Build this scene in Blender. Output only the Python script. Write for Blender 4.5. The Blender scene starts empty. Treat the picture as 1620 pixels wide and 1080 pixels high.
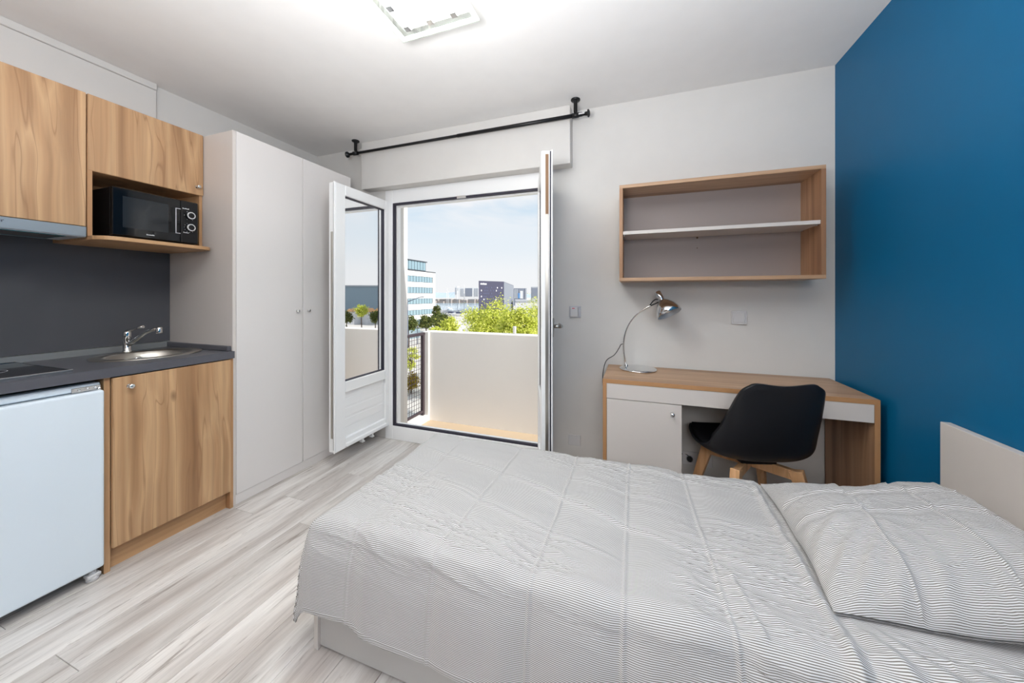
import bpy, bmesh, math, random
import numpy as np
from mathutils import Vector, Matrix, noise as mnoise

random.seed(7)
R = math.radians
PI = math.pi
scene = bpy.context.scene
COL = scene.collection

# ------------------------------------------------------------------ camera
cam_d = bpy.data.cameras.new('camera')
cam = bpy.data.objects.new('camera', cam_d)
COL.objects.link(cam)
cam.location = (0, 0, 1.22)
cam.rotation_euler = (R(90), 0, R(19.565))
cam_d.sensor_width = 36.0
cam_d.lens = 36.0 * 551.5 / 1620.0
cam_d.shift_y = -(540 - 467) / 1620.0
cam_d.clip_start = 0.02
cam_d.clip_end = 6000
scene.camera = cam

# ------------------------------------------------------------------ colour management
vs = scene.view_settings
vs.view_transform = 'Standard'
vs.look = 'None'
vs.gamma = 1.0
vs.use_curve_mapping = False
vs.exposure = 0.0

# ------------------------------------------------------------------ node helpers
def lin(r, g, b):
    f = lambda c: (c / 255 / 12.92) if c / 255 <= 0.04045 else ((c / 255 + 0.055) / 1.055) ** 2.4
    return (f(r), f(g), f(b), 1.0)

class NT:
    def __init__(self, tree):
        self.t = tree
        tree.nodes.clear()
    def n(self, typ, **kw):
        nd = self.t.nodes.new(typ)
        for k, v in kw.items():
            setattr(nd, k, v)
        return nd
    def l(self, a, b):
        self.t.links.new(a, b)
    def val(self, sock, v):
        if isinstance(v, bpy.types.NodeSocket):
            self.l(v, sock)
        else:
            sock.default_value = v
    def math(self, op, a, b=0.0, c=None, clamp=False):
        m = self.n('ShaderNodeMath', operation=op)
        m.use_clamp = clamp
        self.val(m.inputs[0], a)
        self.val(m.inputs[1], b)
        if c is not None:
            self.val(m.inputs[2], c)
        return m.outputs[0]
    def mix(self, fac, a, b, blend='MIX'):
        m = self.n('ShaderNodeMix', data_type='RGBA', blend_type=blend)
        self.val(m.inputs[0], fac)
        self.val(m.inputs[6], a)
        self.val(m.inputs[7], b)
        return m.outputs[2]
    def ramp(self, fac, stops, interp='LINEAR'):
        r = self.n('ShaderNodeValToRGB')
        r.color_ramp.interpolation = interp
        e = r.color_ramp.elements
        while len(e) < len(stops):
            e.new(0.5)
        for i, (p, c) in enumerate(stops):
            e[i].position = p
            e[i].color = c if len(c) == 4 else (*c, 1)
        self.val(r.inputs[0], fac)
        return r.outputs[0]
    def mapping(self, vec, scale=(1, 1, 1), loc=(0, 0, 0), rot=(0, 0, 0)):
        m = self.n('ShaderNodeMapping')
        self.l(vec, m.inputs[0])
        self.val(m.inputs[1], loc)
        self.val(m.inputs[2], rot)
        self.val(m.inputs[3], scale)
        return m.outputs[0]
    def noise(self, vec, scale=5, detail=2, rough=0.5, dist=0.0):
        x = self.n('ShaderNodeTexNoise')
        if vec is not None:
            self.l(vec, x.inputs['Vector'])
        x.inputs['Scale'].default_value = scale
        x.inputs['Detail'].default_value = detail
        x.inputs['Roughness'].default_value = rough
        x.inputs['Distortion'].default_value = dist
        return x.outputs['Fac']
    def bump(self, h, strength=0.1, dist=0.01):
        b = self.n('ShaderNodeBump')
        b.inputs['Strength'].default_value = strength
        b.inputs['Distance'].default_value = dist
        self.l(h, b.inputs['Height'])
        return b.outputs[0]

# ------------------------------------------------------------------ world sky
world = bpy.data.worlds.new('sky')
scene.world = world
world.use_nodes = True
w = NT(world.node_tree)
tc = w.n('ShaderNodeTexCoord')
sep = w.n('ShaderNodeSeparateXYZ')
w.l(tc.outputs['Generated'], sep.inputs[0])
SKY = 1.25
def sk(r, g, b):
    c = lin(r, g, b)
    return (c[0] / SKY, c[1] / SKY, c[2] / SKY, 1)
grad = w.ramp(sep.outputs[2], [(0.0, sk(246, 247, 249)), (0.07, sk(243, 246, 249)), (0.16, sk(228, 239, 248)),
                               (0.27, sk(205, 226, 243)), (1.0, sk(178, 210, 240))])
cv = w.mapping(tc.outputs['Generated'], scale=(2.2, 2.2, 6.5), loc=(0.66, 0.2, 0.05))
cn = w.noise(cv, 1.5, 6, 0.5, 0.3)
cm = w.ramp(cn, [(0.44, (0, 0, 0, 1)), (0.60, (1, 1, 1, 1))])
csep = w.n('ShaderNodeSeparateXYZ')
hi = w.ramp(sep.outputs[2], [(0.13, (0, 0, 0, 1)), (0.25, (1, 1, 1, 1))])
cf = w.math('MULTIPLY', cm, hi)
cf = w.math('MULTIPLY', cf, 0.85)
sky = w.mix(cf, grad, sk(248, 248, 250))
bg = w.n('ShaderNodeBackground')
w.l(sky, bg.inputs[0])
bg.inputs[1].default_value = SKY
wo = w.n('ShaderNodeOutputWorld')
w.l(bg.outputs[0], wo.inputs[0])

# ------------------------------------------------------------------ sun (from behind the building) and added fill lights
def add_light(name, typ, loc, energy, color=(1, 1, 1), **kw):
    d = bpy.data.lights.new(name, typ)
    d.energy = energy
    d.color = color
    for k, v in kw.items():
        setattr(d, k, v)
    o = bpy.data.objects.new(name, d)
    o.location = loc
    COL.objects.link(o)
    return o

def aim(o, target):
    o.rotation_euler = (Vector(target) - o.location).to_track_quat('-Z', 'Y').to_euler()

SUN = add_light('sun', 'SUN', (0, -20, 30), 6.0, (1.0, 0.96, 0.88), angle=R(0.6))
aim(SUN, Vector(SUN.location) + Vector((-0.85, 0.07, -0.52)))

# unseen fill added behind the camera, not a lamp of the flat
FILL = add_light('rear_fill', 'AREA', (0.3, -1.3, 1.8), 19, (0.97, 0.98, 1.0), shape='RECTANGLE', size=0.9, size_y=0.5)
aim(FILL, (-0.7, 1.3, 0.6))
UP = add_light('ceiling_bounce_fill', 'AREA', (-0.35, 0.02, 1.50), 84, (0.97, 0.98, 1.0), shape='DISK', size=0.5)  # added light out of view, brightens the room off the ceiling
aim(UP, (-0.35, 0.04, 2.51))

# ------------------------------------------------------------------ materials
MATS = {}
def mat(name, color=(0.8, 0.8, 0.8, 1), rough=0.5, metal=0.0, spec=0.5, bump=None, coat=0.0, emit=None, es=0.0, trans=0.0, ior=1.45):
    if name in MATS:
        return MATS[name]
    m = bpy.data.materials.new(name)
    m.use_nodes = True
    t = NT(m.node_tree)
    b = t.n('ShaderNodeBsdfPrincipled')
    o = t.n('ShaderNodeOutputMaterial')
    t.l(b.outputs[0], o.inputs[0])
    b.inputs['Base Color'].default_value = color
    b.inputs['Roughness'].default_value = rough
    b.inputs['Metallic'].default_value = metal
    b.inputs['Specular IOR Level'].default_value = spec
    b.inputs['Coat Weight'].default_value = coat
    b.inputs['Transmission Weight'].default_value = trans
    b.inputs['IOR'].default_value = ior
    if emit:
        b.inputs['Emission Color'].default_value = emit
        b.inputs['Emission Strength'].default_value = es
    if bump:
        sc, st, di = bump
        c = t.n('ShaderNodeTexCoord')
        h = t.noise(c.outputs['Object'], sc, 3, 0.6)
        t.l(t.bump(h, st, di), b.inputs['Normal'])
        v = t.noise(c.outputs['Object'], sc * 0.04, 3, 0.5)
        k = t.math('MULTIPLY_ADD', v, 0.06, 0.97)
        hs = t.n('ShaderNodeHueSaturation')
        hs.inputs['Color'].default_value = color
        t.l(k, hs.inputs['Value'])
        t.l(hs.outputs[0], b.inputs['Base Color'])
    MATS[name] = m
    m['_b'] = b.name
    return m

def wood(name, axis, light, mid, dark, strip=13.0, contrast=1.0, rough=0.42, seed=0.0, knots=True):
    """grain runs along axis; all colour comes from noise stretched along it"""
    m = bpy.data.materials.new(name)
    m.use_nodes = True
    t = NT(m.node_tree)
    b = t.n('ShaderNodeBsdfPrincipled')
    o = t.n('ShaderNodeOutputMaterial')
    t.l(b.outputs[0], o.inputs[0])
    c = t.n('ShaderNodeTexCoord')
    src = c.outputs['Object']
    def sc(a, l):
        s = [a, a, a]
        s[axis] = l
        return tuple(s)
    off = (seed * 3.1 + 5, seed * 1.7 + 2, seed * 0.9 + 1)
    # long flowing cathedrals: distort the cross-grain coordinate
    warp = t.noise(t.mapping(src, sc(3.0, 1.1), off), 1.0, 2, 0.5)
    vadd = t.n('ShaderNodeVectorMath', operation='ADD')
    comb = t.n('ShaderNodeCombineXYZ')
    wv = t.math('MULTIPLY_ADD', warp, 0.10, -0.05)
    for i in range(3):
        if i != axis:
            t.l(wv, comb.inputs[i])
    t.l(src, vadd.inputs[0])
    t.l(comb.outputs[0], vadd.inputs[1])
    v = vadd.outputs[0]
    strips = t.noise(t.mapping(v, sc(strip, 0.25), off), 1.0, 1.5, 0.5)
    fine = t.noise(t.mapping(v, sc(strip * 6, 0.9), off), 1.0, 3, 0.6)
    lines = t.noise(t.mapping(v, sc(strip * 2.2, 0.35), (off[0] + 9, off[1] + 4, off[2])), 1.0, 1, 0.5)
    edge = t.math('ABSOLUTE', t.math('SUBTRACT', lines, 0.5))
    edge = t.ramp(edge, [(0.0, (1, 1, 1, 1)), (0.016, (0, 0, 0, 1))])
    base = t.ramp(strips, [(0.30, dark), (0.44, mid), (0.52, light), (0.60, mid), (0.74, light)])
    f2 = t.ramp(fine, [(0.3, (0.80, 0.80, 0.80, 1)), (0.7, (1.12, 1.12, 1.12, 1))])
    colr = t.mix(0.75 * contrast, base, f2, 'MULTIPLY')
    colr = t.mix(t.math('MULTIPLY', edge, 0.62 * contrast), colr, dark)
    if knots:
        vor = t.n('ShaderNodeTexVoronoi')
        t.l(t.mapping(v, sc(5.0, 2.2), off), vor.inputs['Vector'])
        vor.inputs['Scale'].default_value = 1.0
        kk = t.ramp(vor.outputs['Distance'], [(0.02, (1, 1, 1, 1)), (0.08, (0, 0, 0, 1))])
        colr = t.mix(t.math('MULTIPLY', kk, 0.8), colr, tuple(x * 0.6 for x in dark[:3]) + (1,))
    t.l(colr, b.inputs['Base Color'])
    b.inputs['Roughness'].default_value = rough
    b.inputs['Specular IOR Level'].default_value = 0.4
    t.l(t.bump(fine, 0.06, 0.002), b.inputs['Normal'])
    MATS[name] = m
    return m

WALL = mat('white_wall_paint', lin(216, 213, 209), 0.75, bump=(220, 0.05, 0.002), spec=0.3)
CEIL = mat('ceiling_paint', lin(232, 230, 228), 0.8, bump=(200, 0.04, 0.002), spec=0.2)
BLUE = mat('blue_wall_paint', lin(3, 98, 142), 0.45, bump=(160, 0.06, 0.002), spec=0.3)
GREIGE = mat('greige_melamine', lin(211, 203, 197), 0.32, spec=0.45)
TAUPE_SHADED = mat('shaded_taupe_melamine', lin(152, 140, 136), 0.4, spec=0.4)  # melamine darkened to hold the shade inside the box shelf
LWHITE = mat('pvc_white', lin(240, 240, 240), 0.3, spec=0.5)
GREIGE_LIT = mat('lit_greige_melamine', lin(224, 219, 216), 0.3, spec=0.45)  # the greige melamine again, lightened for daylight on the wardrobe fronts
FRIDGEM = mat('white_enamel', lin(222, 232, 240), 0.22, spec=0.5)
CHROME = mat('chrome', lin(225, 225, 225), 0.08, 1.0)
STEEL = mat('brushed_steel', lin(185, 180, 172), 0.30, 1.0)
HOODM = mat('hood_steel', lin(160, 168, 174), 0.38, 0.85)
BLACK = mat('black_metal', lin(18, 18, 20), 0.42, spec=0.5)
DARKGASK = mat('dark_rubber', lin(48, 45, 58), 0.55)
GREYPANEL = mat('anthracite_panel', lin(84, 84, 88), 0.42, spec=0.4, bump=(300, 0.03, 0.001))
COUNTER = mat('slate_worktop', lin(88, 88, 94), 0.36, spec=0.45, bump=(400, 0.08, 0.001))
ALU = mat('grey_profile', lin(150, 152, 152), 0.35, 0.4)
BLACKGLASS = mat('black_glass', lin(10, 11, 14), 0.06, spec=0.6)
BLACKPL = mat('black_plastic', lin(16, 16, 18), 0.35, spec=0.5)
SHELLM = mat('matt_black_shell', lin(25, 25, 29), 0.42, spec=0.45)
CUSH = mat('black_cushion', lin(14, 14, 18), 0.6, spec=0.3)
WHITEPL = mat('white_plastic', lin(212, 210, 210), 0.4)
GREYPL = mat('pale_grey_plastic', lin(196, 196, 202), 0.4)
REDM = mat('red_mark', lin(200, 30, 60), 0.5)
WHITEPRINT = mat('white_print', lin(220, 220, 220), 0.5)
WALNUT = wood('kitchen_wood', 2, lin(200, 162, 122), lin(180, 140, 102), lin(144, 105, 73), 10, 0.95)
WALNUT_H = wood('kitchen_wood_board', 1, lin(200, 158, 116), lin(184, 142, 100), lin(164, 122, 86), 14, 0.5, knots=False)
PLAINW = wood('kitchen_edge_wood', 2, lin(190, 146, 104), lin(180, 136, 96), lin(158, 116, 80), 10, 0.45, knots=False)
DESKW = wood('desk_wood', 0, lin(194, 158, 126), lin(178, 142, 110), lin(152, 116, 88), 14, 0.6, 0.38, 2.0, knots=False)
DESKV = wood('desk_wood_upright', 2, lin(188, 146, 112), lin(170, 128, 94), lin(140, 100, 72), 12, 0.7, 0.4, 3.0, knots=False)
EDGEW = mat('honey_edge_band', lin(180, 134, 92), 0.45)
BEECH = wood('beech_leg', 2, lin(226, 178, 132), lin(214, 164, 116), lin(196, 146, 100), 22, 0.5, 0.4, 5.0, knots=False)

def floor_material():
    m = bpy.data.materials.new('laminate_plank')
    m.use_nodes = True
    t = NT(m.node_tree)
    b = t.n('ShaderNodeBsdfPrincipled')
    o = t.n('ShaderNodeOutputMaterial')
    t.l(b.outputs[0], o.inputs[0])
    c = t.n('ShaderNodeTexCoord')
    oi = t.n('ShaderNodeObjectInfo')
    add = t.n('ShaderNodeVectorMath', operation='ADD')
    sc = t.n('ShaderNodeVectorMath', operation='SCALE')
    comb = t.n('ShaderNodeCombineXYZ')
    for i, k in enumerate((37.0, 91.0, 13.0)):
        t.l(t.math('MULTIPLY', oi.outputs['Random'], k), comb.inputs[i])
    t.l(c.outputs['Object'], add.inputs[0])
    t.l(comb.outputs[0], add.inputs[1])
    v = add.outputs[0]
    broad = t.noise(t.mapping(v, (7, 0.9, 1)), 1.0, 3, 0.55, 0.4)
    fine = t.noise(t.mapping(v, (70, 4.0, 1)), 1.0, 5, 0.68, 0.5)
    spots = t.noise(t.mapping(v, (38, 3.2, 1)), 1.0, 4, 0.7, 1.2)
    col = t.ramp(broad, [(0.30, lin(184, 175, 169)), (0.46, lin(210, 204, 199)), (0.60, lin(229, 225, 221)), (0.75, lin(206, 199, 194))])
    f = t.ramp(fine, [(0.30, (0.76, 0.75, 0.745, 1)), (0.60, (1.04, 1.04, 1.04, 1))])
    col = t.mix(0.8, col, f, 'MULTIPLY')
    s = t.ramp(spots, [(0.58, (0, 0, 0, 1)), (0.68, (1, 1, 1, 1))])
    col = t.mix(t.math('MULTIPLY', s, 0.7), col, lin(138, 126, 118))
    tint = t.ramp(oi.outputs['Random'], [(0.0, (0.90, 0.89, 0.88, 1)), (0.5, (1, 1, 1, 1)), (1.0, (1.06, 1.05, 1.04, 1))])
    col = t.mix(1.0, col, tint, 'MULTIPLY')
    t.l(col, b.inputs['Base Color'])
    b.inputs['Roughness'].default_value = 0.36
    b.inputs['Specular IOR Level'].default_value = 0.5
    t.l(t.bump(fine, 0.08, 0.002), b.inputs['Normal'])
    return m
PLANK = floor_material()

def stripe_material(name):
    m = bpy.data.materials.new(name)
    m.use_nodes = True
    t = NT(m.node_tree)
    b = t.n('ShaderNodeBsdfPrincipled')
    o = t.n('ShaderNodeOutputMaterial')
    t.l(b.outputs[0], o.inputs[0])
    uv = t.n('ShaderNodeUVMap')
    uv.uv_map = 'UVMap'
    s = t.n('ShaderNodeSeparateXYZ')
    t.l(uv.outputs[0], s.inputs[0])
    ph = t.math('FRACT', t.math('MULTIPLY', s.outputs[1], 1 / 0.0047))
    tri = t.math('ABSOLUTE', t.math('SUBTRACT', ph, 0.5))
    k = t.ramp(tri, [(0.18, lin(124, 119, 113)), (0.26, lin(214, 213, 213))])
    wv = t.noise(uv.outputs[0], 9, 3, 0.6)
    t.l(k, b.inputs['Base Color'])
    b.inputs['Roughness'].default_value = 0.8
    b.inputs['Specular IOR Level'].default_value = 0.2
    b.inputs['Sheen Weight'].default_value = 0.15
    fine = t.noise(t.mapping(uv.outputs[0], (30, 55, 1)), 1.0, 4, 0.6, 0.6)
    t.l(t.bump(fine, 0.22, 0.006), b.inputs['Normal'])
    return m
LINEN = stripe_material('striped_cotton')

def pane_material(name, tint=(1, 1, 1, 1), base=0.06, edge=0.95, power=3.0):
    m = bpy.data.materials.new(name)
    m.use_nodes = True
    t = NT(m.node_tree)
    o = t.n('ShaderNodeOutputMaterial')
    tr = t.n('ShaderNodeBsdfTransparent')
    tr.inputs[0].default_value = tint
    gl = t.n('ShaderNodeBsdfGlossy')
    gl.inputs['Roughness'].default_value = 0.01
    gl.inputs['Color'].default_value = (1, 1, 1, 1)
    lw = t.n('ShaderNodeLayerWeight')
    lw.inputs[0].default_value = 0.5
    p = t.math('POWER', lw.outputs['Facing'], power)
    f = t.math('MULTIPLY_ADD', p, edge - base, base)
    mx = t.n('ShaderNodeMixShader')
    t.l(f, mx.inputs[0])
    t.l(tr.outputs[0], mx.inputs[1])
    t.l(gl.outputs[0], mx.inputs[2])
    t.l(mx.outputs[0], o.inputs[0])
    return m
PANE = pane_material('double_glazing', (0.72, 0.78, 0.78, 1), 0.86, 0.98, 1.3)
CLEARGLASS = pane_material('clear_glass', (0.94, 0.97, 0.95, 1), 0.08, 0.9, 3.0)

# ------------------------------------------------------------------ geometry helpers (world coordinates unless said)
def B():
    return bmesh.new()

def box(bm, x0, x1, y0, y1, z0, z1, bevel=0.0, seg=1):
    vs_ = [bm.verts.new((x, y, z)) for z in (z0, z1) for y in (y0, y1) for x in (x0, x1)]
    F = [(0, 2, 3, 1), (4, 5, 7, 6), (0, 1, 5, 4), (2, 6, 7, 3), (0, 4, 6, 2), (1, 3, 7, 5)]
    fs = [bm.faces.new([vs_[i] for i in f]) for f in F]
    if bevel > 0:
        es = list({e for f in fs for e in f.edges})
        bmesh.ops.bevel(bm, geom=es, offset=bevel, segments=seg, affect='EDGES', profile=0.5)
    return bm

def frame_of(d):
    d = Vector(d).normalized()
    up = Vector((0, 0, 1)) if abs(d.z) < 0.95 else Vector((1, 0, 0))
    a = d.cross(up).normalized()
    b = d.cross(a).normalized()
    return d, a, b

def tube(bm, pts, r, seg=12, caps=True):
    pts = [Vector(p) for p in pts]
    rr = r if isinstance(r, (list, tuple)) else [r] * len(pts)
    rings = []
    prev = None
    for i, p in enumerate(pts):
        d = (pts[min(i + 1, len(pts) - 1)] - pts[max(i - 1, 0)])
        d, a, b = frame_of(d)
        if prev is not None:
            a = (prev - d * prev.dot(d))
            a = a.normalized() if a.length > 1e-6 else frame_of(d)[1]
            b = d.cross(a)
        prev = a
        rings.append([bm.verts.new(p + (a * math.cos(t) + b * math.sin(t)) * rr[i]) for t in [2 * PI * k / seg for k in range(seg)]])
    for i in range(len(rings) - 1):
        for k in range(seg):
            f = bm.faces.new([rings[i][k], rings[i][(k + 1) % seg], rings[i + 1][(k + 1) % seg], rings[i + 1][k]])
            f.smooth = True
    if caps:
        bm.faces.new(rings[0][::-1])
        bm.faces.new(rings[-1])
    return bm

def lathe(bm, prof, origin, axis=(0, 0, 1), seg=32, sx=1.0, sy=1.0, smooth=True):
    """prof: list of (radius, height along axis)"""
    o = Vector(origin)
    d, a, b = frame_of(axis)
    rings = []
    for (r, h) in prof:
        if r < 1e-6:
            rings.append([bm.verts.new(o + d * h)])
        else:
            rings.append([bm.verts.new(o + d * h + a * (math.cos(t) * r * sx) + b * (math.sin(t) * r * sy)) for t in [2 * PI * k / seg for k in range(seg)]])
    for i in range(len(rings) - 1):
        A, Bq = rings[i], rings[i + 1]
        for k in range(seg):
            k2 = (k + 1) % seg
            if len(A) == 1 and len(Bq) == 1:
                continue
            if len(A) == 1:
                f = bm.faces.new([A[0], Bq[k2], Bq[k]])
            elif len(Bq) == 1:
                f = bm.faces.new([A[k], A[k2], Bq[0]])
            else:
                f = bm.faces.new([A[k], A[k2], Bq[k2], Bq[k]])
            f.smooth = smooth
    return bm

def prism(bm, poly, z0, z1):
    a = [bm.verts.new((x, y, z0)) for x, y in poly]
    b = [bm.verts.new((x, y, z1)) for x, y in poly]
    n = len(poly)
    bm.faces.new(a[::-1])
    bm.faces.new(b)
    for i in range(n):
        bm.faces.new([a[i], a[(i + 1) % n], b[(i + 1) % n], b[i]])
    return bm

def bar(bm, p0, p1, w, h, bevel=0.0, up=(0, 0, 1), w1=None, h1=None):
    p0, p1 = Vector(p0), Vector(p1)
    d = (p1 - p0).normalized()
    upv = Vector(up)
    a = d.cross(upv)
    a = a.normalized() if a.length > 1e-4 else d.cross(Vector((1, 0, 0))).normalized()
    b = a.cross(d).normalized()
    w1 = w if w1 is None else w1
    h1 = h if h1 is None else h1
    vs_ = []
    for p, ww, hh in ((p0, w, h), (p1, w1, h1)):
        for s, t in ((-1, -1), (1, -1), (1, 1), (-1, 1)):
            vs_.append(bm.verts.new(p + a * s * ww / 2 + b * t * hh / 2))
    fs = [bm.faces.new([vs_[i] for i in f]) for f in ((3, 2, 1, 0), (4, 5, 6, 7), (0, 1, 5, 4), (1, 2, 6, 5), (2, 3, 7, 6), (3, 0, 4, 7))]
    if bevel:
        bmesh.ops.bevel(bm, geom=list({e for f in fs for e in f.edges}), offset=bevel, segments=2, affect='EDGES', profile=0.5)
    return bm

ORI = {}
def thing(name, label, cat, loc=(0, 0, 0), rotz=0.0, group=None, local=False, kind=None):
    o = bpy.data.objects.new(name, None)
    COL.objects.link(o)
    o.empty_display_size = 0.05
    o.location = loc
    o.rotation_euler = (0, 0, rotz)
    if label: o['label'] = label
    if cat: o['category'] = cat
    if group: o['group'] = group
    if kind: o['kind'] = kind
    ORI[o] = Vector((0, 0, 0)) if local else Vector(loc)
    return o

def finish(bm, name, material):
    bmesh.ops.recalc_face_normals(bm, faces=bm.faces[:])
    me = bpy.data.meshes.new(name)
    bm.to_mesh(me)
    bm.free()
    if material:
        me.materials.append(material)
    return me

def part(name, bm, material, parent, label=None):
    for v in bm.verts:
        v.co -= ORI[parent]
    me = finish(bm, name, material)
    o = bpy.data.objects.new(name, me)
    COL.objects.link(o)
    o.parent = parent
    ORI[o] = ORI[parent].copy()
    if label: o['label'] = label
    return o

def solo(name, bm, material, label=None, cat=None, group=None, kind=None):
    xs = [v.co for v in bm.verts]
    lo = Vector((min(c.x for c in xs), min(c.y for c in xs), min(c.z for c in xs)))
    hi = Vector((max(c.x for c in xs), max(c.y for c in xs), max(c.z for c in xs)))
    org = Vector(((lo.x + hi.x) / 2, (lo.y + hi.y) / 2, lo.z))
    for v in bm.verts:
        v.co -= org
    o = bpy.data.objects.new(name, finish(bm, name, material))
    COL.objects.link(o)
    o.location = org
    if label: o['label'] = label
    if cat: o['category'] = cat
    if group: o['group'] = group
    if kind: o['kind'] = kind
    ORI[o] = org
    return o

def struct(name, bm, material, label=None):
    return solo(name, bm, material, label, None, None, 'structure')

# ------------------------------------------------------------------ room shell
XLW = -2.792
XL, XR, YB, YF, HC = -2.79, 1.053, 2.45, -1.9, 2.51
YO = 2.70            # outer face of the facade
DX0, DX1, DZ1 = -2.02, -0.56, 2.11   # balcony doorway

fl = struct('floor', box(B(), XL - 0.1, XR + 0.1, YF - 0.1, YB, -0.12, -0.012), mat('screed', lin(90, 84, 80), 0.9), 'pale grey oak-look laminate floor')
pw = 0.155
meshes = {}
x = XL
row = 0
while x < XR:
    x1 = min(x + pw, XR)
    y = YF - random.random() * 1.1
    while y < YB:
        L = 1.28
        y0, y1 = max(y, YF), min(y + L, YB)
        if y1 - y0 > 0.02:
            bm = box(B(), x + 0.0006, x1 - 0.0006, y0 + 0.0006, y1 - 0.0006, -0.012, 0.0, 0.0009)
            part('plank', bm, PLANK, fl)
        y += L
    x += pw
    row += 1

struct('ceiling', box(B(), XL - 0.1, XR + 0.1, YF - 0.1, YO, HC, HC + 0.35), CEIL)
struct('wall_left', box(B(), XL - 0.2, XLW, YF - 0.1, YO, -0.12, HC + 0.02), WALL)
struct('wall_right', box(B(), XR, XR + 0.2, YF - 0.1, YO, -0.12, HC + 0.02), BLUE, 'deep petrol blue painted wall')
struct('wall_front', box(B(), XL - 0.1, XR + 0.1, YF - 0.15, YF, -0.12, HC + 0.02), mat('dark_rear_wall', lin(140, 130, 122), 0.7))  # unseen wall, coloured dark to cut bounce light from behind
bm = B()
box(bm, XL - 0.1, DX0, YB, YO, -0.4, HC + 0.02)
box(bm, DX1, XR + 0.1, YB, YO, -0.4, HC + 0.02)
box(bm, DX0, DX1, YB, YO, DZ1, HC + 0.02)
struct('wall_back', bm, WALL)
bm = B()
box(bm, -2.19, -0.42, 2.355, YB, 2.115, HC, 0.003)
struct('trim_1', bm, WALL, 'white shutter box casing above the balcony door')
bm = B()
box(bm, -0.47, -0.185, YB - 0.012, YB, 0, 0.075, 0.002)
box(bm, -0.14, 1.0, YB - 0.012, YB, 0, 0.075, 0.002)
struct('baseboard_back', bm, mat('grey_skirting', lin(190, 182, 176), 0.5))
# casing panel and cable duct above the kitchen
struct('trim_2', box(B(), XL, XL + 0.03, -1.2, 1.28, 2.0, 2.469, 0.002), WALL, 'white boxed-in panel on the wall above the wall cupboards')
struct('trim_3', box(B(), XL, XL + 0.036, -1.2, 1.282, 2.471, HC, 0.004), WALL, 'white cable duct running along the ceiling above the kitchen')

# ------------------------------------------------------------------ balcony door frame and its two leaves
dr = thing('door_1', 'white fixed frame of the balcony door with dark rubber seals', None, (-1.29, 2.48, 0), kind='structure')
FY0, FY1 = 2.445, 2.515
part('jamb', box(B(), DX0, -1.945, FY0, FY1, 0.0, DZ1, 0.003), LWHITE, dr)
part('jamb', box(B(), -0.635, DX1, FY0, FY1, 0.0, DZ1, 0.003), LWHITE, dr)
part('head_rail', box(B(), -1.945, -0.635, FY0, FY1, 2.0, DZ1, 0.003), LWHITE, dr)
part('threshold', box(B(), -1.945, -0.635, FY0, FY1, 0.0, 0.116, 0.003), LWHITE, dr)
bm = B()
box(bm, -1.945, -1.929, 2.450, 2.476, 0.116, 2.0)
box(bm, -0.651, -0.635, 2.450, 2.476, 0.116, 2.0)
box(bm, -1.929, -0.651, 2.450, 2.476, 1.984, 2.0)
box(bm, -1.929, -0.651, 2.450, 2.476, 0.116, 0.131)
part('rubber_seal', bm, DARKGASK, dr)
bm = B()
box(bm, -1.945, -1.915, 2.477, 2.515, 0.116, 2.0)
box(bm, -0.665, -0.635, 2.477, 2.515, 0.116, 2.0)
box(bm, -1.915, -0.665, 2.477, 2.515, 1.972, 2.0)
box(bm, -1.915, -0.665, 2.477, 2.515, 0.116, 0.126)
part('rebate_strip', bm, LWHITE, dr)
part('strike_plate', box(B(), -1.33, -1.25, 2.441, 2.452, 1.982, 2.002, 0.001), CHROME, dr)
part('outer_sill', box(B(), DX0, DX1, FY1, YO + 0.02, -0.16, 0.02, 0.004), mat('sill_concrete', lin(215, 205, 190), 0.8), dr)

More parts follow.
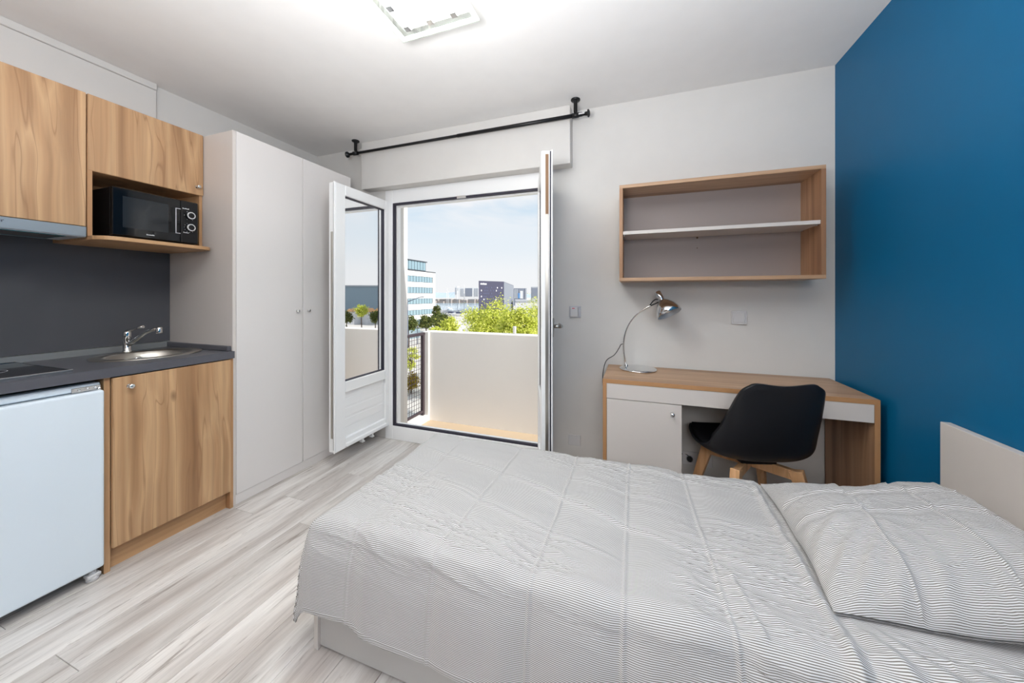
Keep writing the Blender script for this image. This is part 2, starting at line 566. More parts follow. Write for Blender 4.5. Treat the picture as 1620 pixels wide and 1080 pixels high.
def leaf(name, label, loc, rotz, handle):
    t = thing(name, label, None, loc, rotz, local=True, kind='structure')
    W, T, Z0, Z1 = 0.605, 0.062, 0.112, 2.018
    s = 0.09
    part('stile', box(B(), 0.0, s - 0.008, -T, 0, Z0, Z1, 0.004), LWHITE, t)
    part('stile', box(B(), W - s, W, -T, 0, Z0, Z1, 0.004), LWHITE, t)
    part('top_rail', box(B(), s - 0.008, W - s, -T, 0, Z1 - 0.075, Z1, 0.004), LWHITE, t)
    part('middle_rail', box(B(), s - 0.008, W - s, -T, 0, 0.515, 0.592, 0.004), LWHITE, t)
    part('bottom_rail', box(B(), s - 0.008, W - s, -T, 0, Z0, 0.185, 0.004), LWHITE, t)
    bm = B()
    box(bm, s - 0.008, W - s, -0.045, -0.022, 0.185, 0.515)
    for z in (0.255, 0.33, 0.405, 0.465):
        box(bm, s + 0.0, W - s - 0.008, -0.0225, -0.020, z, z + 0.06, 0.001)
    part('lower_panel', bm, LWHITE, t)
    part('drip_rail', box(B(), s - 0.008, W - s, -0.002, 0.018, Z0 + 0.012, Z0 + 0.04, 0.005), LWHITE, t)
    part('pane', box(B(), s - 0.008, W - s, -0.036, -0.032, 0.592, Z1 - 0.075), PANE, t)
    bm = B()
    for yy0, yy1 in ((-0.032, -0.018), (-0.05, -0.036)):
        box(bm, s - 0.008, s - 0.002, yy0, yy1, 0.592, Z1 - 0.075)
        box(bm, W - s - 0.006, W - s, yy0, yy1, 0.592, Z1 - 0.075)
        box(bm, s - 0.002, W - s - 0.006, yy0, yy1, Z1 - 0.081, Z1 - 0.075)
        box(bm, s - 0.002, W - s - 0.006, yy0, yy1, 0.592, 0.598)
    part('glazing_seal', bm, DARKGASK, t)
    # free edge: rebate strip, steel lock rail
    part('lock_rail', box(B(), W, W + 0.004, -0.040, -0.022, Z0 + 0.1, Z1 - 0.35, 0.001), STEEL, t)
    if handle: part('timber_shim', box(B(), W, W + 0.004, -0.040, -0.022, Z1 - 0.35, Z1 - 0.02), mat('raw_timber', lin(128, 98, 72), 0.7), t)
    part('edge_seal', box(B(), W, W + 0.005, -0.016, -0.008, Z0 + 0.02, Z1 - 0.005), DARKGASK, t)
    part('lap_strip', box(B(), W, W + 0.012, -0.008, 0.0, Z0, Z1, 0.002), LWHITE, t)
    for z in (0.3, 1.07, 1.85):
        part('hinge', lathe(B(), [(0, 0), (0.009, 0.0), (0.009, 0.09), (0, 0.09)], (-0.006, 0.008, z), seg=12), LWHITE, t)
    if handle:
        part('handle_plate', box(B(), W - 0.06, W - 0.03, 0.0, 0.010, 0.985, 1.095, 0.004), STEEL, t)
        bm = B()
        tube(bm, [(W - 0.045, 0.008, 1.045), (W - 0.045, 0.050, 1.045)], 0.010)
        tube(bm, [(W - 0.045, 0.052, 1.045), (W - 0.16, 0.052, 1.045)], 0.010)
        part('lever', bm, STEEL, t)
    else:
        for u in (0.205, 0.31):
            bm = B()
            box(bm, u, u + 0.016, -0.045, -0.02, Z0 - 0.028, Z0, 0.002)
            box(bm, u - 0.004, u + 0.02, -0.05, -0.015, Z0 - 0.036, Z0 - 0.026, 0.002)
            part('drain_cap', bm, LWHITE, t)
    return t
leaf('door_2', 'white half-glazed balcony door leaf swung open against the wardrobe', (-1.983, 2.492, 0), R(-90), False)
leaf('door_3', 'white balcony door leaf seen edge-on with steel lever handle', (-0.612, 2.463, 0), math.atan2(-0.58, 0.18), True)

# ------------------------------------------------------------------ balcony
CONC = mat('balcony_render', lin(226, 223, 220), 0.85, bump=(60, 0.05, 0.003), spec=0.2)
TANF = mat('balcony_screed', lin(188, 168, 144), 0.8, bump=(40, 0.2, 0.004), spec=0.2)
struct('floor_balcony', box(B(), -2.6, 1.3, YO, 3.31, -0.4, -0.15), TANF, 'tan screed balcony floor')
bm = B()
box(bm, -2.135, 1.3, 3.31, 3.45, -0.42, 0.822, 0.008, 2)
box(bm, -2.215, -2.135, 3.285, 3.47, -0.42, 0.822, 0.008, 2)
bal = struct('wall_balcony', bm, CONC, 'white rendered balcony parapet')
struct('wall_wing', box(B(), -2.45, -2.15, YO, 2.93, -0.42, 2.6), CONC, 'white side wall of the balcony')
struct('trim_4', box(B(), -2.32, -2.14, 2.93, 3.29, -0.42, -0.09, 0.004), CONC, 'low white kerb under the balcony side railing')

rl = thing('balcony_railing', 'dark metal railing panel with wire mesh at the open side of the balcony', 'railing', (-2.2, 3.1, -0.09))
RX = -2.20
for y in (2.945, 3.268):
    part('post', box(B(), RX - 0.018, RX + 0.018, y - 0.016, y + 0.016, -0.09, 0.80, 0.003), mat('railing_metal', lin(70, 60, 66), 0.5, 0.3), rl)
part('top_rail', box(B(), RX - 0.022, RX + 0.022, 2.93, 3.285, 0.785, 0.815, 0.004), MATS['railing_metal'], rl)
part('bottom_rail', box(B(), RX - 0.015, RX + 0.015, 2.96, 3.255, -0.06, -0.035, 0.003), MATS['railing_metal'], rl)
for i in range(7):
    yy = 2.99 + i * 0.0415
    part('mesh_wire', tube(B(), [(RX, yy, -0.04), (RX, yy, 0.79)], 0.0022, 5), MATS['railing_metal'], rl)
for i in range(17):
    zz = 0.01 + i * 0.046
    part('mesh_wire', tube(B(), [(RX, 2.96, zz), (RX, 3.255, zz)], 0.0022, 5), MATS['railing_metal'], rl)
solo('vent_pipe', lathe(B(), [(0, 0), (0.017, 0), (0.017, 0.066), (0.019, 0.068), (0.019, 0.076), (0.012, 0.078), (0, 0.078)], (-1.18, 3.40, 0.822), seg=16), mat('pipe_white', lin(225, 222, 220), 0.5),
     'short white pipe stub on top of the balcony parapet', 'pipe')

# ------------------------------------------------------------------ kitchen: left wall
def knob(parent, loc, axis, name='knob', s=1.0, label=None):
    bm = B()
    lathe(bm, [(0, 0), (0.011 * s, 0), (0.010 * s, 0.003 * s), (0.005 * s, 0.006 * s), (0.005 * s, 0.012 * s), (0.010 * s, 0.017 * s), (0.0115 * s, 0.021 * s), (0.009 * s, 0.025 * s), (0, 0.027 * s)], loc, axis, 20)
    return part(name, bm, CHROME, parent, label)

solo('backsplash_panel', box(B(), XL, XL + 0.008, 0.16, 1.355, 0.9335, 1.56), GREYPANEL, 'plain anthracite grey splashback panel behind sink and hob', 'splashback')

bc = thing('sink_base_cabinet', 'wooden base cabinet with one door under the sink', 'cabinet', (-2.48, 1.10, 0))
part('side_panel', box(B(), XL, -2.191, 0.838, 0.8585, 0, 0.858, 0.001), WALNUT, bc)
part('side_panel', box(B(), XL, -2.186, 1.337, 1.355, 0, 0.858, 0.001), PLAINW, bc)
part('plinth', box(B(), -2.235, -2.219, 0.859, 1.336, 0.0, 0.10), WALNUT_H, bc)
part('bottom_panel', box(B(), XL, -2.195, 0.859, 1.336, 0.10, 0.118), PLAINW, bc)
d = part('door', box(B(), -2.190, -2.172, 0.859, 1.334, 0.104, 0.854, 0.0015), WALNUT, bc)
knob(d, (-2.172, 0.912, 0.808), (1, 0, 0), s=1.0)

# worktop with an oval cut-out for the sink
SX, SY, SA, SB = -2.475, 1.118, 0.182, 0.195
def worktop():
    bm = B()
    x0, x1, y0, y1, z0, z1 = XL + 0.001, -2.172, 0.16, 1.354, 0.860, 0.900
    N = 48
    for z in (z0, z1):
        outer = [bm.verts.new(p) for p in ((x0, y0, z), (x1, y0, z), (x1, y1, z), (x0, y1, z))]
        inner = [bm.verts.new((SX + SA * math.cos(2 * PI * k / N), SY + SB * math.sin(2 * PI * k / N), z)) for k in range(N)]
        es = [bm.edges.new((outer[i], outer[(i + 1) % 4])) for i in range(4)]
        es += [bm.edges.new((inner[i], inner[(i + 1) % N])) for i in range(N)]
        bmesh.ops.triangle_fill(bm, use_beauty=True, use_dissolve=False, edges=es)
        if z == z0:
            o0, i0 = outer, inner
        else:
            o1, i1 = outer, inner
    for a, b in ((o0, o1), (i0, i1)):
        n = len(a)
        for i in range(n):
            bm.faces.new([a[i], a[(i + 1) % n], b[(i + 1) % n], b[i]])
    return bm
wt = thing('worktop', 'dark slate grey kitchen worktop with raised grey edge profile', 'worktop', (-2.48, 0.76, 0.86))
part('slab', worktop(), COUNTER, wt)
bm = B()
prism(bm, [(XL + 0.001, 0.16), (XL + 0.030, 0.16), (XL + 0.030, 1.33), (XL + 0.001, 1.33)], 0.900, 0.932)
part('wall_upstand', bm, ALU, wt)
part('end_panel', box(B(), XL + 0.001, -2.185, 0.162, 0.180, 0.0, 0.8595, 0.001), WALNUT, wt)
part('end_upstand', box(B(), XL + 0.008, -2.20, 1.332, 1.354, 0.900, 0.928, 0.003), COUNTER, wt)

sk = thing('sink', 'oval brushed steel sink bowl set in the dark worktop', 'sink', (SX, SY, 0.76))
prof = [(1.10, 0.900), (1.11, 0.904), (1.08, 0.9065), (0.90, 0.9055), (0.86, 0.900), (0.82, 0.86), (0.74, 0.79), (0.60, 0.768), (0.20, 0.763), (0.10, 0.762)]
bm = B()
lathe(bm, [(r * SB, h) for r, h in prof], (SX, SY, 0), (0, 0, 1), 64, 1.0, 1.0)
for v in bm.verts:
    v.co.x = SX + (v.co.x - SX) * SA / SB
part('bowl', bm, STEEL, sk)
part('drain', lathe(B(), [(0.03, 0.7625), (0.026, 0.766), (0.012, 0.765), (0, 0.764)], (SX, SY, 0), seg=24), CHROME, sk)
bm = B()
lathe(bm, [(0.016, 0), (0.016, 0.003), (0.011, 0.004), (0, 0.002)], (SX - 0.148, SY + 0.02, 0.862), (1, 0, 0.15), 20)
part('overflow', bm, CHROME, sk)

tp = thing('kitchen_tap', 'chrome mixer tap with long angled spout above the oval sink', 'tap', (-2.655, 1.105, 0.9065))
TX, TY = -2.655, 1.105
part('body', lathe(B(), [(0, 0), (0.021, 0), (0.021, 0.006), (0.0165, 0.010), (0.0165, 0.072), (0.0175, 0.074), (0.0175, 0.108), (0.015, 0.116), (0, 0.118)], (TX, TY, 0.9065), seg=28), CHROME, tp)
bm = B()
tube(bm, [(TX + 0.012, TY, 0.945), (TX + 0.035, TY + 0.012, 0.965), (TX + 0.10, TY + 0.034, 1.015), (TX + 0.135, TY + 0.046, 1.030), (TX + 0.165, TY + 0.056, 1.034)], [0.011, 0.011, 0.010, 0.009, 0.008], 16)
part('spout', bm, CHROME, tp)
part('aerator', lathe(B(), [(0, 0), (0.013, 0), (0.014, 0.004), (0.014, 0.030), (0.011, 0.034), (0, 0.035)], (TX + 0.170, TY + 0.058, 1.010), seg=20), CHROME, tp)
bm = B()
tube(bm, [(TX, TY, 1.016), (TX + 0.015, TY + 0.006, 1.026), (TX + 0.055, TY + 0.020, 1.040), (TX + 0.085, TY + 0.030, 1.046)], [0.013, 0.009, 0.006, 0.008], 14)
part('lever', bm, CHROME, tp)

hb = thing('ceramic_hob', 'black glass hob with steel front strip sunk into the worktop', 'hob', (-2.49, 0.47, 0.90))
part('glass_plate', box(B(), -2.745, -2.246, 0.24, 0.760, 0.9005, 0.9055, 0.0015), BLACKGLASS, hb)
bm = B()
box(bm, -2.246, -2.234, 0.235, 0.765, 0.9005, 0.909, 0.001)
box(bm, -2.750, -2.746, 0.235, 0.765, 0.9005, 0.908, 0.001)
box(bm, -2.746, -2.246, 0.7605, 0.765, 0.9005, 0.9075, 0.001)
part('steel_trim', bm, CHROME, hb)
for yy, rr in ((0.36, 0.09), (0.60, 0.07)):
    bm = B()
    lathe(bm, [(rr - 0.002, 0), (rr - 0.002, 0.0004), (rr, 0.0004), (rr, 0)], (-2.49, yy, 0.9055), seg=40)
    part('cooking_zone', bm, GREYPL, hb)

fr = thing('fridge', 'small white undercounter fridge with exposed top hinge', 'fridge', (-2.46, 0.57, 0))
part('cabinet', box(B(), -2.76, -2.225, 0.302, 0.832, 0.045, 0.843, 0.006), FRIDGEM, fr)
part('door', box(B(), -2.222, -2.170, 0.300, 0.834, 0.048, 0.812, 0.010, 3), FRIDGEM, fr)
part('top_fascia', box(B(), -2.224, -2.196, 0.302, 0.830, 0.816, 0.843, 0.004), FRIDGEM, fr)
bm = B()
box(bm, -2.197, -2.188, 0.745, 0.828, 0.815, 0.834, 0.001)
lathe(bm, [(0, 0), (0.006, 0), (0.006, 0.02), (0, 0.02)], (-2.186, 0.822, 0.806), seg=12)
for yy in (0.765, 0.79, 0.812):
    lathe(bm, [(0, 0), (0.0045, 0), (0.004, 0.003), (0, 0.004)], (-2.188, yy, 0.825), (1, 0, 0), 10)
part('hinge', bm, CHROME, fr)
bm = B()
lathe(bm, [(0, 0), (0.017, 0), (0.020, 0.004), (0.020, 0.018), (0.012, 0.022), (0.010, 0.046), (0, 0.046)], (-2.196, 0.806, 0.0), seg=18)
box(bm, -2.215, -2.176, 0.785, 0.826, 0.016, 0.030, 0.003)
part('foot', bm, WHITEPL, fr)
for px, py in ((-2.20, 0.33), (-2.70, 0.33), (-2.70, 0.80)):
    part('foot', lathe(B(), [(0, 0), (0.018, 0), (0.018, 0.02), (0.01, 0.022), (0.01, 0.046), (0, 0.046)], (px, py, 0.0), seg=14), WHITEPL, fr)

# wall cupboards
UX = -2.450
c1 = thing('wall_cupboard', 'tall wooden wall cupboard door above the extractor hood', 'cupboard', (-2.62, 0.58, 1.545))
part('carcass', box(B(), XL + 0.031, UX - 0.020, 0.282, 0.880, 1.55, 2.176), PLAINW, c1)
part('door', box(B(), UX - 0.018, UX, 0.283, 0.879, 1.546, 2.178, 0.0015), WALNUT, c1)

c2 = thing('wall_cupboard', 'shorter wooden wall cupboard with open niche holding the microwave', 'cupboard', (-2.62, 1.12, 1.48))
part('side_panel', box(B(), XL + 0.008, UX - 0.001, 0.883, 0.900, 1.502, 1.99, 0.001), PLAINW, c2)
part('side_panel', box(B(), XL + 0.008, UX - 0.012, 1.338, 1.354, 1.502, 2.176, 0.001), PLAINW, c2)
part('carcass', box(B(), XL + 0.031, UX - 0.020, 0.9005, 1.3375, 1.832, 2.176), PLAINW, c2)
part('niche_top', box(B(), XL + 0.008, UX - 0.001, 0.9005, 1.3375, 1.815, 1.831), PLAINW, c2)
part('niche_back', box(B(), XL + 0.0085, XL + 0.014, 0.9005, 1.3375, 1.504, 1.814), PLAINW, c2)
d = part('door', box(B(), UX - 0.018, UX, 0.884, 1.353, 1.816, 2.178, 0.0015), WALNUT, c2)
knob(d, (UX, 1.322, 1.862), (1, 0, 0), s=0.95)
# shelf board with rounded front corners
pts = [(XL + 0.009, 0.884), (UX - 0.0, 0.884)]
def arc(cx, cy, r, a0, a1, n=8):
    return [(cx + r * math.cos(R(a0 + (a1 - a0) * i / n)), cy + r * math.sin(R(a0 + (a1 - a0) * i / n))) for i in range(n + 1)]
poly = [(XL + 0.009, 0.884), (-2.41, 0.884)] + arc(-2.42, 0.966, 0.080, -80, 0) + arc(-2.41, 1.285, 0.070, 0, 88) + [(-2.42, 1.3555), (XL + 0.009, 1.3555)]
bm = prism(B(), poly, 1.484, 1.502)
part('shelf_board', bm, WALNUT_H, c2)

mw = thing('microwave_oven', 'black microwave with two dial knobs in the cupboard niche', 'microwave', (-2.56, 1.12, 1.502))
MX = -2.405
part('body', box(B(), XL + 0.03, MX - 0.022, 0.950, 1.300, 1.512, 1.755, 0.004), BLACKPL, mw)
part('door', box(B(), MX - 0.021, MX, 0.948, 1.221, 1.516, 1.755, 0.004), BLACKGLASS, mw)
part('control_panel', box(B(), MX - 0.021, MX, 1.223, 1.302, 1.516, 1.755, 0.004), BLACKPL, mw)
part('window', box(B(), MX, MX + 0.0008, 0.985, 1.165, 1.560, 1.715), mat('smoked_window', lin(34, 38, 42), 0.08, spec=0.6), mw)
part('grip_recess', box(B(), MX, MX + 0.0008, 1.178, 1.194, 1.565, 1.705), mat('grip_black', lin(3, 3, 4), 0.5), mw)
bm = B()
box(bm, MX, MX + 0.003, 1.196, 1.199, 1.565, 1.705)
box(bm, MX, MX + 0.003, 1.199, 1.218, 1.702, 1.705)
box(bm, MX, MX + 0.003, 1.199, 1.218, 1.565, 1.568)
part('silver_outline', bm, GREYPL, mw)
for zz in (1.674, 1.606):
    k = part('knob', lathe(B(), [(0, 0), (0.020, 0), (0.019, 0.014), (0.015, 0.016), (0, 0.0165)], (MX, 1.262, zz), (1, 0, 0), 28), BLACKPL, mw)
    part('knob_ring', lathe(B(), [(0.0185, 0.0165), (0.0200, 0.0160), (0.0200, 0.0135), (0.0150, 0.0150), (0.0150, 0.0175), (0.0185, 0.0170)], (MX, 1.262, zz), (1, 0, 0), 32), WHITEPL, k)
    bm = B()
    for i in range(11):
        a = R(120 + i * 30)
        if zz > 1.65 and i % 2: continue
        yy, z2 = 1.262 + 0.0255 * math.cos(a), zz + 0.0255 * math.sin(a)
        box(bm, MX, MX + 0.0006, yy - 0.0012, yy + 0.0012, z2 - 0.0012, z2 + 0.0012)
    part('dial_marks', bm, WHITEPRINT, k)['kind'] = 'stuff'
bm = B()
for (y0, z0, n) in ((1.228, 1.708, 7), (1.232, 1.573, 6)):
    for i in range(n):
        box(bm, MX, MX + 0.0006, y0 + i * 0.0045, y0 + i * 0.0045 + 0.003, z0, z0 + (0.006 if i % 3 == 0 else 0.0042))
for i in range(7):
    box(bm, MX, MX + 0.0006, 1.075 + i * 0.0047, 1.075 + i * 0.0047 + 0.0034, 1.534, 1.534 + (0.006 if i in (0, 5) else 0.004))
part('printed_marks', bm, WHITEPRINT, mw)['kind'] = 'stuff'
for px, py in ((MX - 0.04, 0.97), (MX - 0.04, 1.28), (MX - 0.30, 0.97), (MX - 0.30, 1.28)):
    part('foot', lathe(B(), [(0, 0), (0.011, 0), (0.011, 0.011), (0, 0.011)], (px, py, 1.502), seg=12), BLACKPL, mw)

hd = thing('extractor_hood', 'slim steel extractor hood under the tall wall cupboard', 'hood', (-2.62, 0.58, 1.49))
bm = prism(B(), [(0, 0)] * 0 or [(XL + 0.012, 0.284), (UX + 0.002, 0.284), (UX + 0.002, 0.878), (XL + 0.012, 0.878)], 1.502, 1.542)
part('body', bm, HOODM, hd)
part('front_strip', box(B(), UX + 0.002, UX + 0.006, 0.284, 0.878, 1.497, 1.543, 0.001), HOODM, hd)
part('bottom_tray', box(B(), -2.70, UX + 0.002, 0.284, 0.878, 1.494, 1.502, 0.002), mat('hood_tray', lin(188, 192, 198), 0.4), hd)
part('filter', box(B(), -2.655, -2.475, 0.30, 0.815, 1.4925, 1.4945), mat('filter_grey', lin(96, 92, 94), 0.5, 0.3), hd)
bm = B()
box(bm, -2.475, -2.467, 0.30, 0.823, 1.4915, 1.4945)
box(bm, -2.663, -2.655, 0.30, 0.823, 1.4915, 1.4945)
box(bm, -2.655, -2.475, 0.815, 0.823, 1.4915, 1.4945)
part('glass_edge', bm, mat('tinted_glass_edge', lin(70, 140, 152), 0.15, spec=0.6), hd)
cu = bpy.data.curves.new('maker_lettering', 'FONT')
cu.body = 'er'
cu.size = 0.020
cu.extrude = 0.0003
cu.align_x = 'RIGHT'
tmp = bpy.data.objects.new('lettering_curve', cu)
COL.objects.link(tmp)
bpy.context.view_layer.update()
me_ = bpy.data.meshes.new_from_object(tmp.evaluated_get(bpy.context.evaluated_depsgraph_get()))
bpy.data.objects.remove(tmp)
me_.name = 'maker_lettering'
me_.materials.clear()
lo = bpy.data.objects.new('maker_lettering', me_)
lo['kind'] = 'stuff'
COL.objects.link(lo)
lo.parent = hd
lo.location = Vector((UX + 0.0064, 0.650, 1.521)) - ORI[hd]
lo.rotation_euler = (R(90), 0, R(90))
lo.data.materials.append(BLACKPL)

# ------------------------------------------------------------------ wardrobe
wd = thing('wardrobe', 'tall pale greige two-door wardrobe beside the kitchen units', 'wardrobe', (-2.49, 1.80, 0))
WX = -2.194
part('side_panel', box(B(), XL, WX - 0.001, 1.3565, 1.375, 0, 2.176, 0.001), GREIGE, wd)
part('side_panel', box(B(), XL, WX - 0.019, 2.223, 2.241, 0, 2.176, 0.001), GREIGE, wd)
part('top_panel', box(B(), XL, WX - 0.020, 1.376, 2.222, 2.155, 2.173), GREIGE, wd)
part('back_panel', box(B(), XL, XL + 0.006, 1.376, 2.222, 0.06, 2.154), GREIGE, wd)
part('plinth', box(B(), WX - 0.022, WX - 0.005, 1.3755, 2.222, 0.0, 0.056), GREIGE_LIT, wd)
for y0, y1, ky in ((1.3765, 1.806, 1.763), (1.810, 2.241, 1.848)):
    d = part('door', box(B(), WX - 0.018, WX, y0, y1, 0.058, 2.177, 0.0015), GREIGE_LIT, wd)
    knob(d, (WX, ky, 1.113), (1, 0, 0), s=0.8)

# ------------------------------------------------------------------ ceiling lamp
lp = thing('ceiling_lamp', 'square glass ceiling lamp with chrome clips, lit, at the top of the picture', 'ceiling lamp', (-0.835, 1.18, 2.40))
LX, LY = -0.835, 1.18
part('base_plate', box(B(), LX - 0.15, LX + 0.15, LY - 0.15, LY + 0.15, 2.488, HC, 0.004), CHROME, lp)
FROST = bpy.data.materials.new('lit_frosted_glass')
FROST.use_nodes = True
t = NT(FROST.node_tree)
o_ = t.n('ShaderNodeOutputMaterial')
pr_ = t.n('ShaderNodeBsdfPrincipled')
pr_.inputs['Base Color'].default_value = lin(245, 245, 242)
pr_.inputs['Roughness'].default_value = 0.25
pr_.inputs['Emission Color'].default_value = lin(255, 252, 245)
pr_.inputs['Emission Strength'].default_value = 0.55
t.l(pr_.outputs[0], o_.inputs[0])
part('frosted_plate', box(B(), LX - 0.165, LX + 0.165, LY - 0.165, LY + 0.165, 2.432, 2.438, 0.002), FROST, lp)
part('clear_plate', box(B(), LX - 0.197, LX + 0.197, LY - 0.197, LY + 0.197, 2.406, 2.411, 0.001), CLEARGLASS, lp)
bm = B()
e = 0.197
for (x0, x1, y0, y1) in ((-e, e, -e, -e + 0.022), (-e, e, e - 0.022, e), (-e, -e + 0.022, -e + 0.022, e - 0.022), (e - 0.022, e, -e + 0.022, e - 0.022)):
    box(bm, LX + x0, LX + x1, LY + y0, LY + y1, 2.411, 2.417, 0.001)
part('sanded_border', bm, FROST, lp)
for sx in (-1, 0, 1):
    for sy in (-1, 0, 1):
        if sx == 0 and sy == 0: continue
        cxp, cyp = LX + sx * 0.115, LY + sy * 0.115
        bm = B()
        box(bm, cxp - 0.014, cxp + 0.014, cyp - 0.014, cyp + 0.014, 2.392, 2.404, 0.001)
        tube(bm, [(cxp, cyp, 2.404), (cxp, cyp, 2.488)], 0.004, 8)
        part('clip', bm, CHROME, lp)
BULB = mat('lit_bulb', lin(255, 250, 240), 0.4, emit=lin(255, 250, 240), es=6.0)
for sx, sy in ((-1, -1), (1, -1), (-1, 1), (1, 1)):
    bm = B()
    lathe(bm, [(0, 0), (0.009, 0.002), (0.010, 0.02), (0.008, 0.028), (0, 0.03)], (LX + sx * 0.06, LY + sy * 0.06, 2.452), seg=14)
    part('bulb', bm, BULB, lp)
LAMP = add_light('ceiling_lamp_light', 'AREA', (LX, LY, 2.428), 13.0, (0.985, 0.99, 1.0), shape='SQUARE', size=0.32)
GLOW = add_light('ceiling_lamp_glow', 'POINT', (LX, LY, 2.28), 2.5, (0.985, 0.99, 1.0), shadow_soft_size=0.12)

# ------------------------------------------------------------------ curtain rod
cr = thing('curtain_rod', 'black metal curtain rod hung from the ceiling above the balcony door', 'curtain rod', (-1.30, 2.31, 2.40))
RY, RZ = 2.305, 2.405
part('pole', tube(B(), [(-2.27, RY, RZ), (-0.30, RY, RZ)], 0.0105, 16), BLACK, cr)
part('inner_pole', tube(B(), [(-1.25, RY, RZ), (-0.33, RY, RZ)], 0.0128, 16), BLACK, cr)
for xx in (-2.285, -0.298):
    sg = -1 if xx < -1 else 1
    part('finial', lathe(B(), [(0, -0.012), (0.013, -0.012), (0.013, 0.0), (0.024, 0.002), (0.025, 0.010), (0.015, 0.016), (0, 0.018)], (xx, RY, RZ), (sg, 0, 0), 20), BLACK, cr)
for xx in (-2.205, -0.375):
    bm = B()
    lathe(bm, [(0, 0), (0.030, 0), (0.031, -0.006), (0.026, -0.011), (0.0125, -0.014), (0.0125, -0.085), (0, -0.085)], (xx, RY, HC), (0, 0, 1), 24)
    tube(bm, [(xx - 0.022, RY, RZ), (xx + 0.022, RY, RZ)], 0.0165, 16)
    part('bracket', bm, BLACK, cr)
part('price_sticker', box(B(), -0.355, -0.315, RY - 0.0136, RY - 0.0126, RZ - 0.004, RZ + 0.004), WHITEPL, cr, 'small white sticker')

# ------------------------------------------------------------------ wall shelf
sh = thing('wall_shelf_box', 'wooden box shelf unit with one pale inner shelf on the back wall', 'shelf', (0.408, 2.33, 1.305))
SY0, SY1 = 2.20, 2.449
x0, x1, z0, z1, th = -0.094, 0.910, 1.305, 1.884, 0.020
part('top_board', box(B(), x0, x1, SY0, SY1, z1 - th, z1, 0.0008), DESKW, sh)
part('bottom_board', box(B(), x0, x1, SY0, SY1, z0, z0 + th, 0.0008), DESKW, sh)
part('side_board', box(B(), x0, x0 + th, SY0, SY1, z0 + th + 0.0003, z1 - th - 0.0003, 0.0008), DESKV, sh)
part('side_board', box(B(), x1 - th, x1, SY0, SY1, z0 + th + 0.0003, z1 - th - 0.0003, 0.0008), DESKV, sh)
part('back_panel', box(B(), x0 + th, x1 - th, SY1 - 0.012, SY1 - 0.002, z0 + th, z1 - th), TAUPE_SHADED, sh)
part('inner_shelf', box(B(), x0 + th + 0.001, x1 - th - 0.001, SY0 + 0.004, SY1 - 0.013, 1.585, 1.605, 0.0008), GREIGE, sh, 'pale greige inner shelf')
for yy in (SY0 + 0.03, SY1 - 0.05):
    part('shelf_pin', tube(B(), [(x1 - th - 0.012, yy, 1.582), (x1 - th + 0.001, yy, 1.582)], 0.0028, 8), CHROME, sh)
    part('shelf_pin', tube(B(), [(x0 + th - 0.001, yy, 1.582), (x0 + th + 0.012, yy, 1.582)], 0.0028, 8), CHROME, sh)
BRASS = mat('dark_brass', lin(90, 70, 48), 0.4, 0.6)
part('back_screw', tube(B(), [(0.36, SY1 - 0.016, 1.579), (0.36, SY1 - 0.011, 1.579)], 0.006, 10), BRASS, sh)
part('back_screw', tube(B(), [(0.36, SY1 - 0.0135, 1.515), (0.36, SY1 - 0.011, 1.515)], 0.003, 10), BRASS, sh)

# ------------------------------------------------------------------ desk
dk = thing('desk', 'wood-effect desk with greige drawer band and cupboard door against the back wall', 'desk', (0.42, 2.22, 0))
DX, DXR, DY0, DY1, DT = -0.174, 1.022, 2.003, 2.437, 0.755
def edge_band(parent, bx):
    part('edge_band', bx, EDGEW, parent, 'honey coloured edge band')
part('desktop', box(B(), DX, DXR, DY0 + 0.002, DY1, DT - 0.022, DT, 0.0006), DESKW, dk)
edge_band(dk, box(B(), DX, DXR, DY0, DY0 + 0.002, DT - 0.022, DT))
part('side_panel', box(B(), DX, DX + 0.020, DY0 + 0.002, DY1, 0, DT - 0.0225), DESKV, dk)
edge_band(dk, box(B(), DX, DX + 0.020, DY0, DY0 + 0.002, 0, DT - 0.0225))
part('side_panel', box(B(), DXR - 0.020, DXR, DY0 + 0.002, DY1, 0, DT - 0.0225), DESKV, dk)
edge_band(dk, box(B(), DXR - 0.020, DXR, DY0, DY0 + 0.002, 0, DT - 0.0225))
part('drawer_band', box(B(), DX + 0.0205, DXR - 0.0205, DY0 + 0.001, DY0 + 0.019, 0.650, DT - 0.0235, 0.0008), GREIGE, dk)
part('inner_panel', box(B(), 0.207, 0.225, DY0 + 0.021, DY1, 0, DT - 0.0225), GREIGE, dk)
part('plinth', box(B(), DX + 0.0205, 0.206, DY0 + 0.03, DY0 + 0.046, 0, 0.05), GREIGE, dk)
d = part('door', box(B(), DX + 0.0215, 0.225, DY0 + 0.001, DY0 + 0.019, 0.045, 0.6465, 0.001), GREIGE, dk)
knob(d, (0.180, DY0 + 0.001, 0.598), (0, -1, 0), s=0.95)

